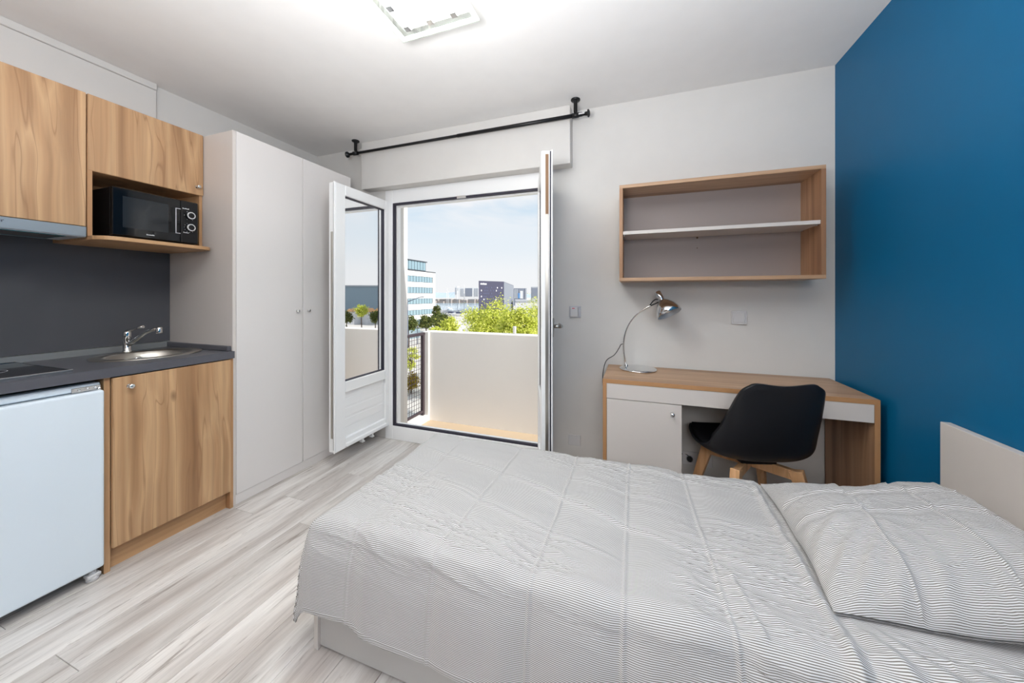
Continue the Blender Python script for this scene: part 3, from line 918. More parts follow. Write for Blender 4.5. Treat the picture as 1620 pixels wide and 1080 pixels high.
# ------------------------------------------------------------------ desk lamp
dl = thing('desk_lamp', 'chrome arc desk lamp with bell shade on the left end of the desk', 'lamp', (0.01, 2.325, 0.755))
bm = B()
lathe(bm, [(0, 0), (0.108, 0), (0.112, 0.004), (0.110, 0.009), (0.09, 0.012), (0, 0.013)], (0.012, 2.325, 0.755), seg=48)
part('base', bm, CHROME, dl)
stem = [(-0.058, 2.372, 0.765), (-0.066, 2.370, 0.80), (-0.074, 2.368, 0.86), (-0.074, 2.365, 0.92), (-0.062, 2.362, 0.985), (-0.036, 2.358, 1.045), (0.002, 2.354, 1.095), (0.044, 2.350, 1.130), (0.088, 2.346, 1.156)]
def smooth(pts, n=5):
    out = []
    P = [Vector(p) for p in pts]
    for i in range(len(P) - 1):
        p0, p1, p2, p3 = P[max(i - 1, 0)], P[i], P[i + 1], P[min(i + 2, len(P) - 1)]
        for k in range(n):
            s = k / n
            out.append(0.5 * ((2 * p1) + (p2 - p0) * s + (2 * p0 - 5 * p1 + 4 * p2 - p3) * s * s + (3 * p1 - p0 - 3 * p2 + p3) * s ** 3))
    out.append(P[-1])
    return out
part('stem', tube(B(), smooth(stem), 0.0048, 12), CHROME, dl)
part('stem_collar', lathe(B(), [(0, 0), (0.011, 0), (0.010, 0.006), (0.006, 0.010), (0, 0.010)], (-0.058, 2.372, 0.767), seg=18), CHROME, dl)
# shade: bell opening down to the right and slightly to the front
SHO = Vector((0.152, 2.338, 1.188))
SHD = Vector((0.42, -0.30, -0.85)).normalized()
bm = B()
prof = [(0.0, -0.006), (0.017, -0.004), (0.026, 0.004), (0.044, 0.020), (0.060, 0.044), (0.070, 0.070), (0.074, 0.094), (0.0728, 0.0945)]
lathe(bm, prof, SHO, SHD, 40)
sd = part('shade', bm, CHROME, dl)
bm = B()
lathe(bm, [(0.0728, 0.0942), (0.068, 0.070), (0.058, 0.045), (0.042, 0.022), (0.024, 0.007), (0.0, 0.002)], SHO, SHD, 40)
part('shade_lining', bm, mat('grey_lining', lin(190, 194, 200), 0.35, spec=0.5), sd, 'pale grey inside of the shade')
bm = B()
lathe(bm, [(0, -0.062), (0.017, -0.062), (0.019, -0.058), (0.019, -0.020), (0.016, -0.010), (0.016, 0.0), (0, 0.0)], SHO, SHD, 24)
part('socket_cap', bm, CHROME, sd)
bm = B()
lathe(bm, [(0.0, 0.004), (0.014, 0.006), (0.016, 0.030), (0.026, 0.050), (0.027, 0.064), (0.018, 0.080), (0, 0.086)], SHO, SHD, 20)
part('bulb', bm, mat('unlit_bulb', lin(235, 235, 230), 0.2), sd)
bm = B()
tube(bm, smooth([(0.080, 2.346, 1.153), (0.098, 2.345, 1.180), (0.116, 2.343, 1.194), (0.140, 2.340, 1.194)]), 0.0035, 8)
tube(bm, [(0.076, 2.347, 1.150), (0.138, 2.341, 1.180)], 0.004, 8)
part('pivot', bm, BLACK, dl)
cord = smooth([(-0.078, 2.372, 0.905), (-0.092, 2.385, 0.898), (-0.105, 2.395, 0.872), (-0.135, 2.405, 0.825), (-0.185, 2.415, 0.785), (-0.206, 2.425, 0.72), (-0.212, 2.432, 0.65), (-0.205, 2.438, 0.55), (-0.195, 2.440, 0.40), (-0.185, 2.442, 0.22), (-0.06, 2.443, 0.16), (0.15, 2.443, 0.17), (0.27, 2.443, 0.215), (0.305, 2.440, 0.215), (0.318, 2.430, 0.195)])
part('cord', tube(B(), cord, 0.0024, 8), BLACK, dl)

# ------------------------------------------------------------------ switches and sockets
def plate(name, label, cat, xc, zc, w_, h_, group=None, mt=WHITEPL):
    t = thing(name, label, cat, (xc, YB, zc - h_ / 2), group=group)
    part('cover_plate', box(B(), xc - w_ / 2, xc + w_ / 2, YB - 0.010, YB, zc - h_ / 2, zc + h_ / 2, 0.003, 2), mt, t)
    return t
t = plate('blank_wall_plate', 'square white blanking plate on the wall above the desk', 'wall plate', 0.587, 1.085, 0.082, 0.082)
part('inner_cover', box(B(), 0.587 - 0.031, 0.587 + 0.031, YB - 0.014, YB - 0.0095, 1.085 - 0.031, 1.085 + 0.031, 0.003), WHITEPL, t)
t = plate('thermostat', 'small grey wall control with red mark beside the door handle', 'thermostat', -0.401, 1.105, 0.080, 0.080, mt=GREYPL)
part('cover', box(B(), -0.433, -0.378, YB - 0.026, YB - 0.0095, 1.070, 1.138, 0.005, 2), WHITEPL, t)
part('red_mark', box(B(), -0.418, -0.400, YB - 0.0268, YB - 0.0258, 1.127, 1.132), REDM, t, 'red mark on the cover')
part('side_button', box(B(), -0.377, -0.366, YB - 0.018, YB - 0.0095, 1.075, 1.135, 0.003), GREYPL, t)
plate('low_wall_plate', 'white plate low on the wall between door leaf and desk', 'wall plate', -0.405, 0.208, 0.085, 0.072)
for xc, lab in ((0.318, 'wall socket under the desk with the black plug in it'), (0.405, 'wall socket under the desk, empty one beside the plugged one')):
    t = plate('wall_socket', lab, 'socket', xc, 0.195, 0.082, 0.082)
    part('socket_well', lathe(B(), [(0.021, 0.0), (0.021, 0.0025), (0.018, 0.0025), (0.017, -0.004 + 0.005), (0, 0.001)], (xc, YB - 0.010, 0.195), (0, -1, 0), 24), GREYPL, t)
bm = B()
lathe(bm, [(0, 0), (0.017, 0), (0.018, 0.012), (0.012, 0.026), (0.006, 0.034), (0, 0.034)], (0.318, 2.438, 0.195), (0, -1, 0), 20)
part('plug', bm, BLACKPL, dl)

# ------------------------------------------------------------------ chair (local frame: +Y is the facing direction)
ch = thing('desk_chair', 'black moulded shell chair on four splayed beech legs, turned to the desk', 'chair', (0.55, 2.11, 0), R(16), local=True)
def spline(xs, ys, q):
    return np.interp(q, xs, ys)
def catmull(pts, n):
    P = np.array(pts, float)
    m = len(P)
    out = []
    for i in range(n):
        s = i / (n - 1) * (m - 1)
        k = min(int(s), m - 2)
        f = s - k
        p0, p1, p2, p3 = P[max(k - 1, 0)], P[k], P[k + 1], P[min(k + 2, m - 1)]
        out.append(0.5 * ((2 * p1) + (p2 - p0) * f + (2 * p0 - 5 * p1 + 4 * p2 - p3) * f * f + (3 * p1 - p0 - 3 * p2 + p3) * f ** 3))
    return np.array(out)
# columns: forward y, height z, half width, side rise
PROFILE = [(0.245, 0.462, 0.190, 0.008), (0.205, 0.452, 0.212, 0.006), (0.10, 0.434, 0.235, 0.014), (-0.02, 0.422, 0.242, 0.038), (-0.12, 0.430, 0.242, 0.078),
           (-0.185, 0.470, 0.234, 0.108), (-0.215, 0.560, 0.220, 0.086), (-0.235, 0.660, 0.206, 0.054), (-0.250, 0.750, 0.190, 0.028), (-0.259, 0.798, 0.172, 0.014), (-0.262, 0.818, 0.138, 0.008)]
def shell_surface(nu, nv, scale_w=1.0, off=0.0, u0=0.0, u1=1.0):
    full = catmull(PROFILE, 200)
    idx = np.linspace(u0 * 199, u1 * 199, nu)
    C = np.stack([np.interp(idx, np.arange(200), full[:, k]) for k in range(4)], 1)
    T = np.gradient(C[:, :2], axis=0)
    T /= np.linalg.norm(T, axis=1)[:, None]
    Nn = np.stack([T[:, 1], -T[:, 0]], 1)          # towards the sitter
    kk_ = np.exp(-(np.arange(-60, 61) / 26.0) ** 2); kk_ /= kk_.sum()
    Tf = np.gradient(full[:, :2], axis=0)
    Tf /= np.linalg.norm(Tf, axis=1)[:, None]
    Nf = np.stack([Tf[:, 1], -Tf[:, 0]], 1)
    Nf = np.concatenate([Nf[:1].repeat(60, 0), Nf, Nf[-1:].repeat(60, 0)], 0)
    Ns = np.stack([np.convolve(Nf[:, k], kk_, 'valid') for k in (0, 1)], 1)
    Ns /= np.linalg.norm(Ns, axis=1)[:, None]
    Ns = np.stack([np.interp(idx, np.arange(200), Ns[:, k]) for k in (0, 1)], 1)
    G = np.zeros((nu, nv, 3))
    for j in range(nv):
        v = -1 + 2 * j / (nv - 1)
        v *= scale_w
        wv = C[:, 2] * math.sin(v * PI / 2 * 0.92) / math.sin(PI / 2 * 0.92)
        rise = C[:, 3] * (abs(v) ** 2.6)
        top = np.clip((np.linspace(u0, u1, nu) - 0.90) / 0.10, 0, 1)
        G[:, j, 0] = wv
        G[:, j, 1] = C[:, 0] + Ns[:, 0] * rise + Nn[:, 0] * off
        # back edge dips in the middle and has raised rounded shoulders
        G[:, j, 2] = C[:, 1] + Ns[:, 1] * rise + Nn[:, 1] * off + top ** 1.5 * 0.010 * math.sin(min(abs(v) * 0.75, 1) * PI) ** 2
    return G, Nn
def grid_mesh(bm, G, flip=False, smooth_=True):
    nu, nv = G.shape[:2]
    V = [[bm.verts.new(G[i, j]) for j in range(nv)] for i in range(nu)]
    for i in range(nu - 1):
        for j in range(nv - 1):
            q = [V[i][j], V[i + 1][j], V[i + 1][j + 1], V[i][j + 1]]
            f = bm.faces.new(q[::-1] if flip else q)
            f.smooth = smooth_
    return V
def closed_shell(Ga, Gb):
    bm = B()
    A = grid_mesh(bm, Ga)
    Bq = grid_mesh(bm, Gb, True)
    nu, nv = Ga.shape[:2]
    def rim(la, lb):
        for i in range(len(la) - 1):
            f = bm.faces.new([la[i], lb[i], lb[i + 1], la[i + 1]])
            f.smooth = True
    rim(A[0], Bq[0]); rim(A[-1], Bq[-1])
    rim([r[0] for r in A], [r[0] for r in Bq]); rim([r[-1] for r in A], [r[-1] for r in Bq])
    return bm
G1, N1 = shell_surface(48, 33)
G2, _ = shell_surface(48, 33, 0.985, -0.012)
part('shell', closed_shell(G1, G2), SHELLM, ch)
G3, _ = shell_surface(40, 25, 0.86, 0.002, 0.04, 0.86)
G4, _ = shell_surface(40, 25, 0.82, 0.020, 0.05, 0.845)
cu_ = part('cushion', closed_shell(G4, G3), CUSH, ch)
part('seat_mount', box(B(), -0.085, 0.085, -0.085, 0.085, 0.385, 0.412, 0.004), BLACKPL, ch)
for sx, sy in ((1, 1), (1, -1), (-1, 1), (-1, -1)):
    bm = B()
    bar(bm, (sx * 0.01, sy * 0.01, 0.368), (sx * 0.150, sy * 0.150, 0.362), 0.030, 0.050, 0.003, h1=0.046)
    bar(bm, (sx * 0.136, sy * 0.136, 0.386), (sx * 0.215, sy * 0.215, 0.0), 0.042, 0.056, 0.003, up=(sx, sy, 0), w1=0.028, h1=0.030)
    part('leg', bm, BEECH, ch)

# ------------------------------------------------------------------ bed
bd = thing('bed', 'single bed with pale greige box base and headboard against the blue wall', 'bed', (0.0, 1.29, 0))
part('headboard', box(B(), 1.023, 1.050, 0.906, 1.684, 0.0, 0.770, 0.001), GREIGE, bd)
part('foot_panel', box(B(), -1.048, -1.030, 0.905, 1.690, 0.0, 0.33, 0.001), GREIGE, bd)
GREIGE_SHADED = mat('shaded_greige_melamine', lin(188, 185, 182), 0.4)  # same greige melamine, darkened for the shade below the duvet
part('base_front', box(B(), -1.0295, -0.312, 0.914, 0.931, 0.012, 0.325, 0.001), GREIGE_SHADED, bd)
part('base_front', box(B(), -0.309, 1.022, 0.914, 0.931, 0.012, 0.325, 0.001), GREIGE_SHADED, bd)
part('base_back', box(B(), -1.0295, 1.022, 1.66, 1.678, 0.0, 0.325, 0.001), GREIGE, bd)
part('base_top', box(B(), -1.029, 1.022, 0.932, 1.659, 0.24, 0.258), GREIGE, bd)
part('kick_board', box(B(), -1.029, 1.022, 0.94, 0.956, 0.0, 0.24), GREIGE, bd)
part('mattress', box(B(), -1.00, 1.015, 0.955, 1.635, 0.259, 0.425, 0.03, 3), mat('mattress_ticking', lin(230, 228, 224), 0.9), bd)

# ---- cloth helpers
_rng = np.random.RandomState(11)
_lat = _rng.rand(128, 128)
def vnoise(x, y):
    xi, yi = np.floor(x).astype(int), np.floor(y).astype(int)
    fx, fy = x - xi, y - yi
    fx = fx * fx * fx * (fx * (fx * 6 - 15) + 10)
    fy = fy * fy * fy * (fy * (fy * 6 - 15) + 10)
    g = lambda a, b: _lat[a % 128, b % 128]
    return (g(xi, yi) * (1 - fx) + g(xi + 1, yi) * fx) * (1 - fy) + (g(xi, yi + 1) * (1 - fx) + g(xi + 1, yi + 1) * fx) * fy
def fbm(x, y, o=3):
    s, a = 0, 1.0
    for i in range(o):
        s = s + a * (vnoise(x * 2 ** i + 17.3 * i, y * 2 ** i + 5.1 * i) - 0.5)
        a *= 0.5
    return s
def ridge(x, y, o=3):
    """sharp-crested wrinkles"""
    s, a = 0, 1.0
    for i in range(o):
        n = vnoise(x * 1.9 ** i + 31 * i, y * 1.9 ** i + 11 * i)
        s = s + a * (1 - np.abs(2 * n - 1)) ** 3
        a *= 0.55
    return s
def sstep(a, b, x):
    t_ = np.clip((x - a) / (b - a), 0, 1)
    return t_ * t_ * (3 - 2 * t_)
def seg_dist(x, y, p, q):
    px, py = p; qx, qy = q
    dx, dy = qx - px, qy - py
    L2 = dx * dx + dy * dy
    t_ = np.clip(((x - px) * dx + (y - py) * dy) / L2, 0, 1)
    ex, ey = x - (px + t_ * dx), y - (py + t_ * dy)
    return np.hypot(ex, ey), (ex * -dy + ey * dx) / math.sqrt(L2), t_
def grid_object(name, P, UV, material, parent=None, thick=0.0, **lab):
    nu, nv = P.shape[:2]
    me = bpy.data.meshes.new(name)
    idx = np.arange(nu * nv).reshape(nu, nv)
    quads = np.stack([idx[:-1, :-1], idx[1:, :-1], idx[1:, 1:], idx[:-1, 1:]], -1).reshape(-1, 4)
    org = Vector((float(P[..., 0].mean()), float(P[..., 1].mean()), float(P[..., 2].min())))
    me.vertices.add(nu * nv)
    me.vertices.foreach_set('co', (P.reshape(-1, 3) - np.array(org)).astype(np.float32).ravel())
    nq = len(quads)
    me.loops.add(nq * 4)
    me.loops.foreach_set('vertex_index', quads.ravel().astype(np.int32))
    me.polygons.add(nq)
    me.polygons.foreach_set('loop_start', (np.arange(nq) * 4).astype(np.int32))
    me.polygons.foreach_set('use_smooth', np.ones(nq, bool))
    uvl = me.uv_layers.new(name='UVMap')
    uvl.data.foreach_set('uv', UV.reshape(-1, 2)[quads.ravel()].astype(np.float32).ravel())
    me.update(calc_edges=True)
    me.validate()
    me.materials.append(material)
    o = bpy.data.objects.new(name, me)
    COL.objects.link(o)
    o.location = org
    for k, v in lab.items():
        o[k] = v
    if thick:
        md = o.modifiers.new('thickness', 'SOLIDIFY')
        md.thickness = thick
        md.offset = -1
    return o
def normals(P):
    du = np.gradient(P, axis=0)
    dv = np.gradient(P, axis=1)
    n = np.cross(du, dv)
    return n / (np.linalg.norm(n, axis=2)[..., None] + 1e-9)

# ---- duvet draped over foot and both long sides
NA, NB = 640, 460
X0, Y0, Y1, ZT, RR = -1.013, 0.948, 1.650, 0.454, 0.042
Q = RR * PI / 2
a0, b0, b1 = X0 - 0.315, Y0 - 0.310, Y1 + 0.18
A_, B_ = np.meshgrid(np.linspace(a0, 1.005, NA), np.linspace(b0, b1, NB), indexing='ij')
# hem is not straight: it dips and rises along the side
hem = 1 + 0.05 * (vnoise(A_ * 3.1 + 3, A_ * 0 + 2) - 0.5) + 0.05 * sstep(-0.85, -0.80, A_) - 0.05 * sstep(-0.5, 0.2, A_)
ex = np.maximum(0, X0 - A_)
eyn = np.maximum(0, Y0 - B_) * hem
eyf = np.maximum(0, B_ - Y1)
ey = np.maximum(eyn, eyf)
E = (ex ** 5 + ey ** 5) ** 0.2
th = np.minimum(E / RR, PI / 2)
out = RR * np.sin(th) + np.maximum(0, E - Q) * 0.035
drop = RR * (1 - np.cos(th)) + np.maximum(0, E - Q)
nrm = np.hypot(ex, ey) + 1e-9
ux, uy = ex / nrm, np.where(eyn >= eyf, -1, 1) * ey / nrm
# in the corners the cloth keeps to the box outline
k5 = np.maximum(ex, ey) + 1e-9
ux, uy = np.sign(ex) * (ex / k5) ** 0.6, np.where(eyn >= eyf, -1, 1) * (ey / k5) ** 0.6
Px = np.maximum(A_, X0) - out * ux
Py = np.clip(B_, Y0, Y1) + out * uy
Pz = ZT - drop
mcor = np.minimum(ex, ey)
Px = Px - 0.10 * np.maximum(0, mcor - 0.16) * 1.0
Py = Py - np.where(eyn > 0, 1, 0) * 0.0 * np.maximum(0, mcor - 0.08)
P = np.stack([Px, Py, Pz], -1)
Nrm = normals(P)
Nrm *= np.sign((Nrm[NA // 2, NB // 2, 2]))
topm = np.exp(-(np.maximum(ex, ey) / 0.10) ** 2)
side = 1 - topm
under_pillow = sstep(0.43, 0.50, A_) * sstep(1.00, 1.06, B_) * (1 - sstep(1.62, 1.68, B_))
H = np.zeros_like(A_)
# packing creases across the bed: a thin raised line between two soft panels
for c, sl, amp in ((-0.865, 0.02, 0.8), (-0.555, 0.03, 1.1), (-0.265, 0.01, 1.3), (-0.03, 0.0, 1.4), (0.20, -0.04, 1.4), (0.62, 0.0, 0.6), (0.85, 0.0, 0.6)):
    d = A_ - c - sl * (B_ - 1.3) - 0.004 * fbm(B_ * 6, B_ * 0 + c * 9)
    H += amp * (0.0050 * np.exp(-(d / 0.0045) ** 2) - 0.0042 * np.exp(-(np.abs(d) / 0.018)) + 0.0050 * (1 - np.exp(-(d / 0.05) ** 2)))
for p, q, amp in (((-0.98, 1.50), (-0.53, 1.41), 0.8), ((-0.53, 1.40), (0.18, 1.16), 1.5), ((0.18, 1.20), (0.42, 1.10), 1.0), ((-0.70, 1.22), (-0.03, 1.06), 0.9),
                  ((-0.28, 1.46), (0.20, 1.40), 0.7), ((-0.86, 1.28), (-0.56, 1.21), 0.7), ((0.20, 1.36), (0.43, 1.32), 0.8)):
    d, sd_, t_ = seg_dist(A_, B_, p, q)
    fade = np.sin(np.clip(t_, 0.02, 0.98) * PI) ** 0.5
    H += amp * fade * (0.0068 * np.exp(-(d / 0.008) ** 2) - 0.0045 * np.exp(-((sd_ - 0.018) / 0.012) ** 2) * np.exp(-(d / 0.03) ** 2))
# folded flap beside one crease
d, sd_, t_ = seg_dist(A_, B_, (0.245, 1.10), (0.275, 0.93))
H += 0.006 * np.exp(-(d / 0.007) ** 2) + 0.004 * np.exp(-((sd_ + 0.018) / 0.016) ** 2) * (d < 0.06)
# fine crumples running mostly lengthwise on the top
cr_ = ridge(A_ * 4.2 + 2.2 * B_, B_ * 17 + 3.0 * A_, 3)
msk = sstep(0.42, 0.62, vnoise(A_ * 3.3 + 9, B_ * 4.1))
H += topm * (0.0062 * (cr_ - 0.5) * msk + 0.014 * fbm(A_ * 3.0, B_ * 5.0) + 0.0026 * (ridge(A_ * 11 + B_ * 5, B_ * 30, 2) - 0.5) * msk)
# slow hanging folds on the sides
H += side * (0.008 * fbm(A_ * 4.5 + 3, B_ * 0.8, 2) + 0.004 * fbm(A_ * 12, B_ * 4))
# wavy lower contour of the padded top along the near edge
H += 0.012 * np.exp(-((B_ - (Y0 - 0.02)) / 0.06) ** 2) * fbm(A_ * 5, A_ * 0 + 8)
# thick rolled edge next to the pillow, wandering a little
rc = 0.437 + 0.010 * (B_ - 1.3) - 0.03 * np.maximum(0, 1.02 - B_) + 0.006 * fbm(B_ * 7, B_ * 0 + 4)
H += (0.014 + 0.002 * sstep(1.45, 1.62, B_)) * (1 - sstep(1.60, 1.68, B_)) * np.exp(-((A_ - rc) / 0.013) ** 2) - 0.006 * np.exp(-((A_ - rc - 0.030) / 0.012) ** 2)
H += 0.010 * np.exp(-((A_ - 0.40) / 0.04) ** 2 - ((B_ - 1.60) / 0.06) ** 2)
# radiating folds below the pillow
for i, (p, q) in enumerate((((0.47, 1.04), (0.56, 0.84)), ((0.50, 1.04), (0.68, 0.84)), ((0.56, 1.03), (0.82, 0.86)), ((0.66, 1.03), (0.98, 0.90)))):
    d, sd_, t_ = seg_dist(A_, B_, p, q)
    H += 0.013 * np.exp(-(d / 0.018) ** 2) * (0.3 + 0.7 * np.sin(t_ * PI))
H = H - H[(topm > 0.99) & (A_ < 0.40)].mean() * topm
H = H * (1 - under_pillow)
P = P + Nrm * H[..., None]
# hem stitching ridge
hemd = np.minimum(np.minimum(A_ - a0, B_ - b0), b1 - B_)
P = P + Nrm * (0.0018 * np.exp(-((hemd - 0.012) / 0.003) ** 2))[..., None]
def arc_v(P):
    seg = np.linalg.norm(np.diff(P, axis=1), axis=2)
    k = np.exp(-(np.arange(-40, 41) / 18.0) ** 2); k /= k.sum()
    pad = np.concatenate([seg[:1].repeat(40, 0), seg, seg[-1:].repeat(40, 0)], 0)
    sm = sum(k[i] * pad[i:i + seg.shape[0]] for i in range(81))
    c = np.concatenate([np.zeros((P.shape[0], 1)), np.cumsum(sm, 1)], 1)
    mid = P.shape[1] // 2
    return c - c[:, mid:mid + 1]
Vd = arc_v(P)
row0 = int(np.searchsorted(A_[:, 0], X0))
Vd[:row0] = Vd[row0]
UVd = np.stack([A_, Vd], -1)
grid_object('duvet', P, UVd, LINEN, thick=0.004, label='crumpled white duvet cover with fine grey stripes spread over the bed', category='duvet')

# ---- pillow
NU, NV = 220, 260
U_, V_ = np.meshgrid(np.linspace(-1, 1, NU), np.linspace(-1, 1, NV), indexing='ij')
PCX, PCY, PHX, PHY = 0.735, 1.346, 0.278, 0.305
pull = 1 - 0.055 * (1 - U_ ** 2) * np.abs(V_) ** 4
px_ = PCX + PHX * U_ * (1 - 0.05 * (1 - V_ ** 2) * np.abs(U_) ** 4) + 0.012 * V_
py_ = PCY + PHY * V_ * pull
f_ = ((1 - np.abs(U_) ** 2.4) * (1 - np.abs(V_) ** 2.4))
f_ = np.clip(f_, 0, 1) ** 0.62
base = 0.462 + 0.075 * sstep(-0.2, 1.0, U_) + 0.010 * (vnoise(U_ * 2 + 40, V_ * 2.3) - 0.5) * np.maximum(np.abs(U_), np.abs(V_)) ** 4
zt = base + 0.006 + 0.115 * f_
zb = base + 0.000 - 0.004 * f_
Hp = np.zeros_like(U_)
for c, sl in ((-0.33, 0.05), (0.28, -0.06), (0.72, 0.02)):
    d = U_ - c - sl * V_ - 0.02 * fbm(V_ * 3, V_ * 0 + c * 7)
    Hp += 0.0055 * np.exp(-(d / 0.013) ** 2) - 0.006 * np.exp(-((d - 0.06) / 0.045) ** 2)
for c in (0.42, 0.05):
    d = V_ - c - 0.08 * U_ - 0.03 * fbm(U_ * 3, U_ * 0 + c * 5)
    Hp += 0.005 * np.exp(-(d / 0.012) ** 2) - 0.005 * np.exp(-((d + 0.05) / 0.04) ** 2)
# gathers that run in from the near left corner and along the hem
for p, q, s in (((-1, -0.85), (-0.45, -0.25), 0.05), ((-0.85, -1), (-0.35, -0.35), 0.05), ((-0.55, -1), (-0.25, -0.4), 0.06), ((-0.2, -1), (-0.05, -0.45), 0.06), ((-1, -0.5), (-0.5, 0.0), 0.05),
                ((0.1, 0.62), (0.5, 0.42), 0.07), ((0.45, 0.55), (0.75, 0.15), 0.08), ((-1, 0.2), (-0.6, 0.35), 0.05), ((0.25, -1), (0.3, -0.3), 0.07)):
    d, sd_, t_ = seg_dist(U_, V_, p, q)
    Hp += np.sin(np.clip(t_, 0.0, 1) * PI * 0.8 + 0.35) * (0.0065 * np.exp(-(d / s) ** 2) - 0.004 * np.exp(-((sd_ - 1.6 * s) / s) ** 2) * np.exp(-(d / (3 * s)) ** 2))
Hp += 0.013 * fbm(U_ * 2.4 + 5, V_ * 2.4 + 1, 3) * f_ ** 0.5 + 0.0025 * (ridge(U_ * 5 + V_ * 3, V_ * 7 - U_ * 2) - 0.4)
edgew = sstep(0, 0.25, f_)
zt = zt + Hp * (0.15 + 0.85 * edgew)
zt = np.maximum(zt, zb + 0.004)
Pt = np.stack([px_, py_, zt], -1)
Pb = np.stack([px_, py_, zb], -1)
# one continuous skin: top sheet, then the underside mirrored
Pall = np.concatenate([Pt, Pb[::-1]], 0)
UVp = np.stack([px_, arc_v(Pt)], -1)
UVall = np.concatenate([UVp, UVp[::-1]], 0)
grid_object('pillow', Pall, UVall, LINEN, label='white striped pillow with creased case leaning at the headboard', category='pillow')

# ------------------------------------------------------------------ outside world
def far(px, depth):
    """horizontal direction px/f with distance along the street axis -> ground point"""
    a = R(19.565)
    tt = (px - 810) / 551.5
    return Vector((-math.sin(a) + tt * math.cos(a), math.cos(a) + tt * math.sin(a), 0)) * depth
GZ = -7.5
GROUNDM = mat('pale_paving', lin(204, 198, 192), 0.85, bump=(0.6, 0.2, 0.05))
struct('ground', box(B(), -500, 500, 6, 1500, GZ - 1, GZ), GROUNDM, 'pale paved quayside and streets')
WATER = mat('harbour_water', lin(176, 202, 220), 0.12, spec=0.6, bump=(0.4, 0.12, 0.2))
a1, a2 = far(600, 212), far(860, 212)
bm = B()
p = [far(560, 205), far(790, 200), far(800, 390), far(520, 390)]
prism(bm, [(q.x, q.y) for q in p], GZ, GZ + 0.06)
struct('water', bm, WATER, 'pale blue harbour basin')
HILLM = mat('far_hills', lin(170, 184, 200), 0.95)
bm = B()
n = 60
prev = None
for i in range(n + 1):
    q = far(560 + i * 6, 1300)
    hgt = 5 + 14 * mnoise.noise(Vector((i * 0.12, 3, 0))) + 8
    vs2 = [bm.verts.new((q.x, q.y, GZ)), bm.verts.new((q.x, q.y + 30, max(0.5, hgt))), bm.verts.new((q.x, q.y + 120, GZ))]
    if prev:
        bm.faces.new([prev[0], vs2[0], vs2[1], prev[1]])
        bm.faces.new([prev[1], vs2[1], vs2[2], prev[2]])
    prev = vs2
struct('hills', bm, HILLM, 'faint hills on the horizon across the water')

# office building on the left: facade faces +x
OFFW = mat('office_cladding', lin(232, 230, 228), 0.6)
OFFGL = mat('office_glass', lin(158, 186, 198), 0.08, spec=0.8, metal=0.6)
OFFDK = mat('office_frame', lin(64, 70, 78), 0.5)
ob = thing('office_building', 'white office block with bands of windows and glazed top floor across the street', 'building', (-66, 75, GZ))
FX = -60.0
part('facade', box(B(), -78, FX - 0.25, 50, 96.0, GZ, 8.25), OFFDK, ob)
rows = [(6.85, 5.05), (3.65, 1.80), (0.35, -1.35), (-2.95, -4.55)]
zc = 8.25
spans = []
for zt_, zb_ in rows:
    spans.append((zt_, zc)); zc = zb_
spans.append((-5.8, zc))
for zl, zh in spans:
    part('cladding_band', box(B(), FX - 0.25, FX, 50, 96.0, zl, zh), OFFW, ob)
part('end_cladding', box(B(), FX - 0.24, FX + 0.02, 94.75, 96.02, GZ, 8.25), OFFW, ob)
part('roof_edge', box(B(), FX - 0.3, FX + 0.12, 50, 96.1, 8.25, 8.5), OFFDK, ob)
part('penthouse', box(B(), -76, FX - 0.55, 50, 91.6, 8.5, 11.2), OFFDK, ob)
part('penthouse_roof', box(B(), -76.3, FX - 0.15, 50, 91.9, 11.2, 11.45), OFFDK, ob)
panes = {}
for ri, (zt_, zb_) in enumerate(rows + [(11.2, 8.6)]):
    yy = 94.6 if ri < 4 else 91.4
    while yy > 60:
        key = ri
        if key not in panes:
            bm = box(B(), -0.04, 0.04, 0.10, 1.32, 0.10, zt_ - zb_ - 0.06)
            bmesh.ops.translate(bm, verts=bm.verts[:], vec=(0, -0.7, 0))
            panes[key] = finish(bm, 'window', OFFGL)
        o = bpy.data.objects.new('window', panes[key])
        COL.objects.link(o)
        o.parent = ob
        xw = FX - 0.2 if ri < 4 else FX - 0.5
        o.location = Vector((xw, yy - 0.7, zb_)) - ORI[ob]
        yy -= 1.42
part('entrance_glazing', box(B(), FX - 0.22, FX - 0.1, 52, 94, GZ, -5.85), OFFGL, ob)

# dark office cube by the water
DARKB = mat('dark_cladding', lin(62, 62, 84), 0.5)
SIDEB = mat('sunlit_grey_cladding', lin(120, 126, 138), 0.5)  # lighter tone paints the sun on this side of the cube
db = thing('dark_cube_building', 'dark blue-black cube building with white sign by the harbour', 'building', tuple(far(780, 165)[:2]) + (GZ,))
P0, P1, P2 = far(757.3, 150), far(797, 159.7), far(812.5, 221)
P3 = P0 + (P2 - P1) * 0.9
bm = prism(B(), [(q.x, q.y) for q in (P0, P1, P2, P3)], GZ, 7.5)
o = part('block', bm, DARKB, db)
o.data.materials.append(SIDEB)
fd = (P1 - P0); fl_ = fd.length; fd.normalize()
fn = Vector((fd.y, -fd.x, 0))
sdv = (P2 - P1); sl_ = sdv.length; sdv.normalize(); sn = Vector((sdv.y, -sdv.x, 0))
def facade_quad(bm, O, D, Nn, s0, s1, z0, z1, d=0.08):
    bar(bm, O + D * s0 + Nn * d / 2 + Vector((0, 0, (z0 + z1) / 2)), O + D * s1 + Nn * d / 2 + Vector((0, 0, (z0 + z1) / 2)), d, z1 - z0)
bm = B()
facade_quad(bm, P1, sdv, sn, 0.2, sl_ - 0.2, GZ, 7.3, 0.1)
part('sunlit_side', bm, SIDEB, db)
bm = B()
rnd = random.Random(4)
xx = 0.9
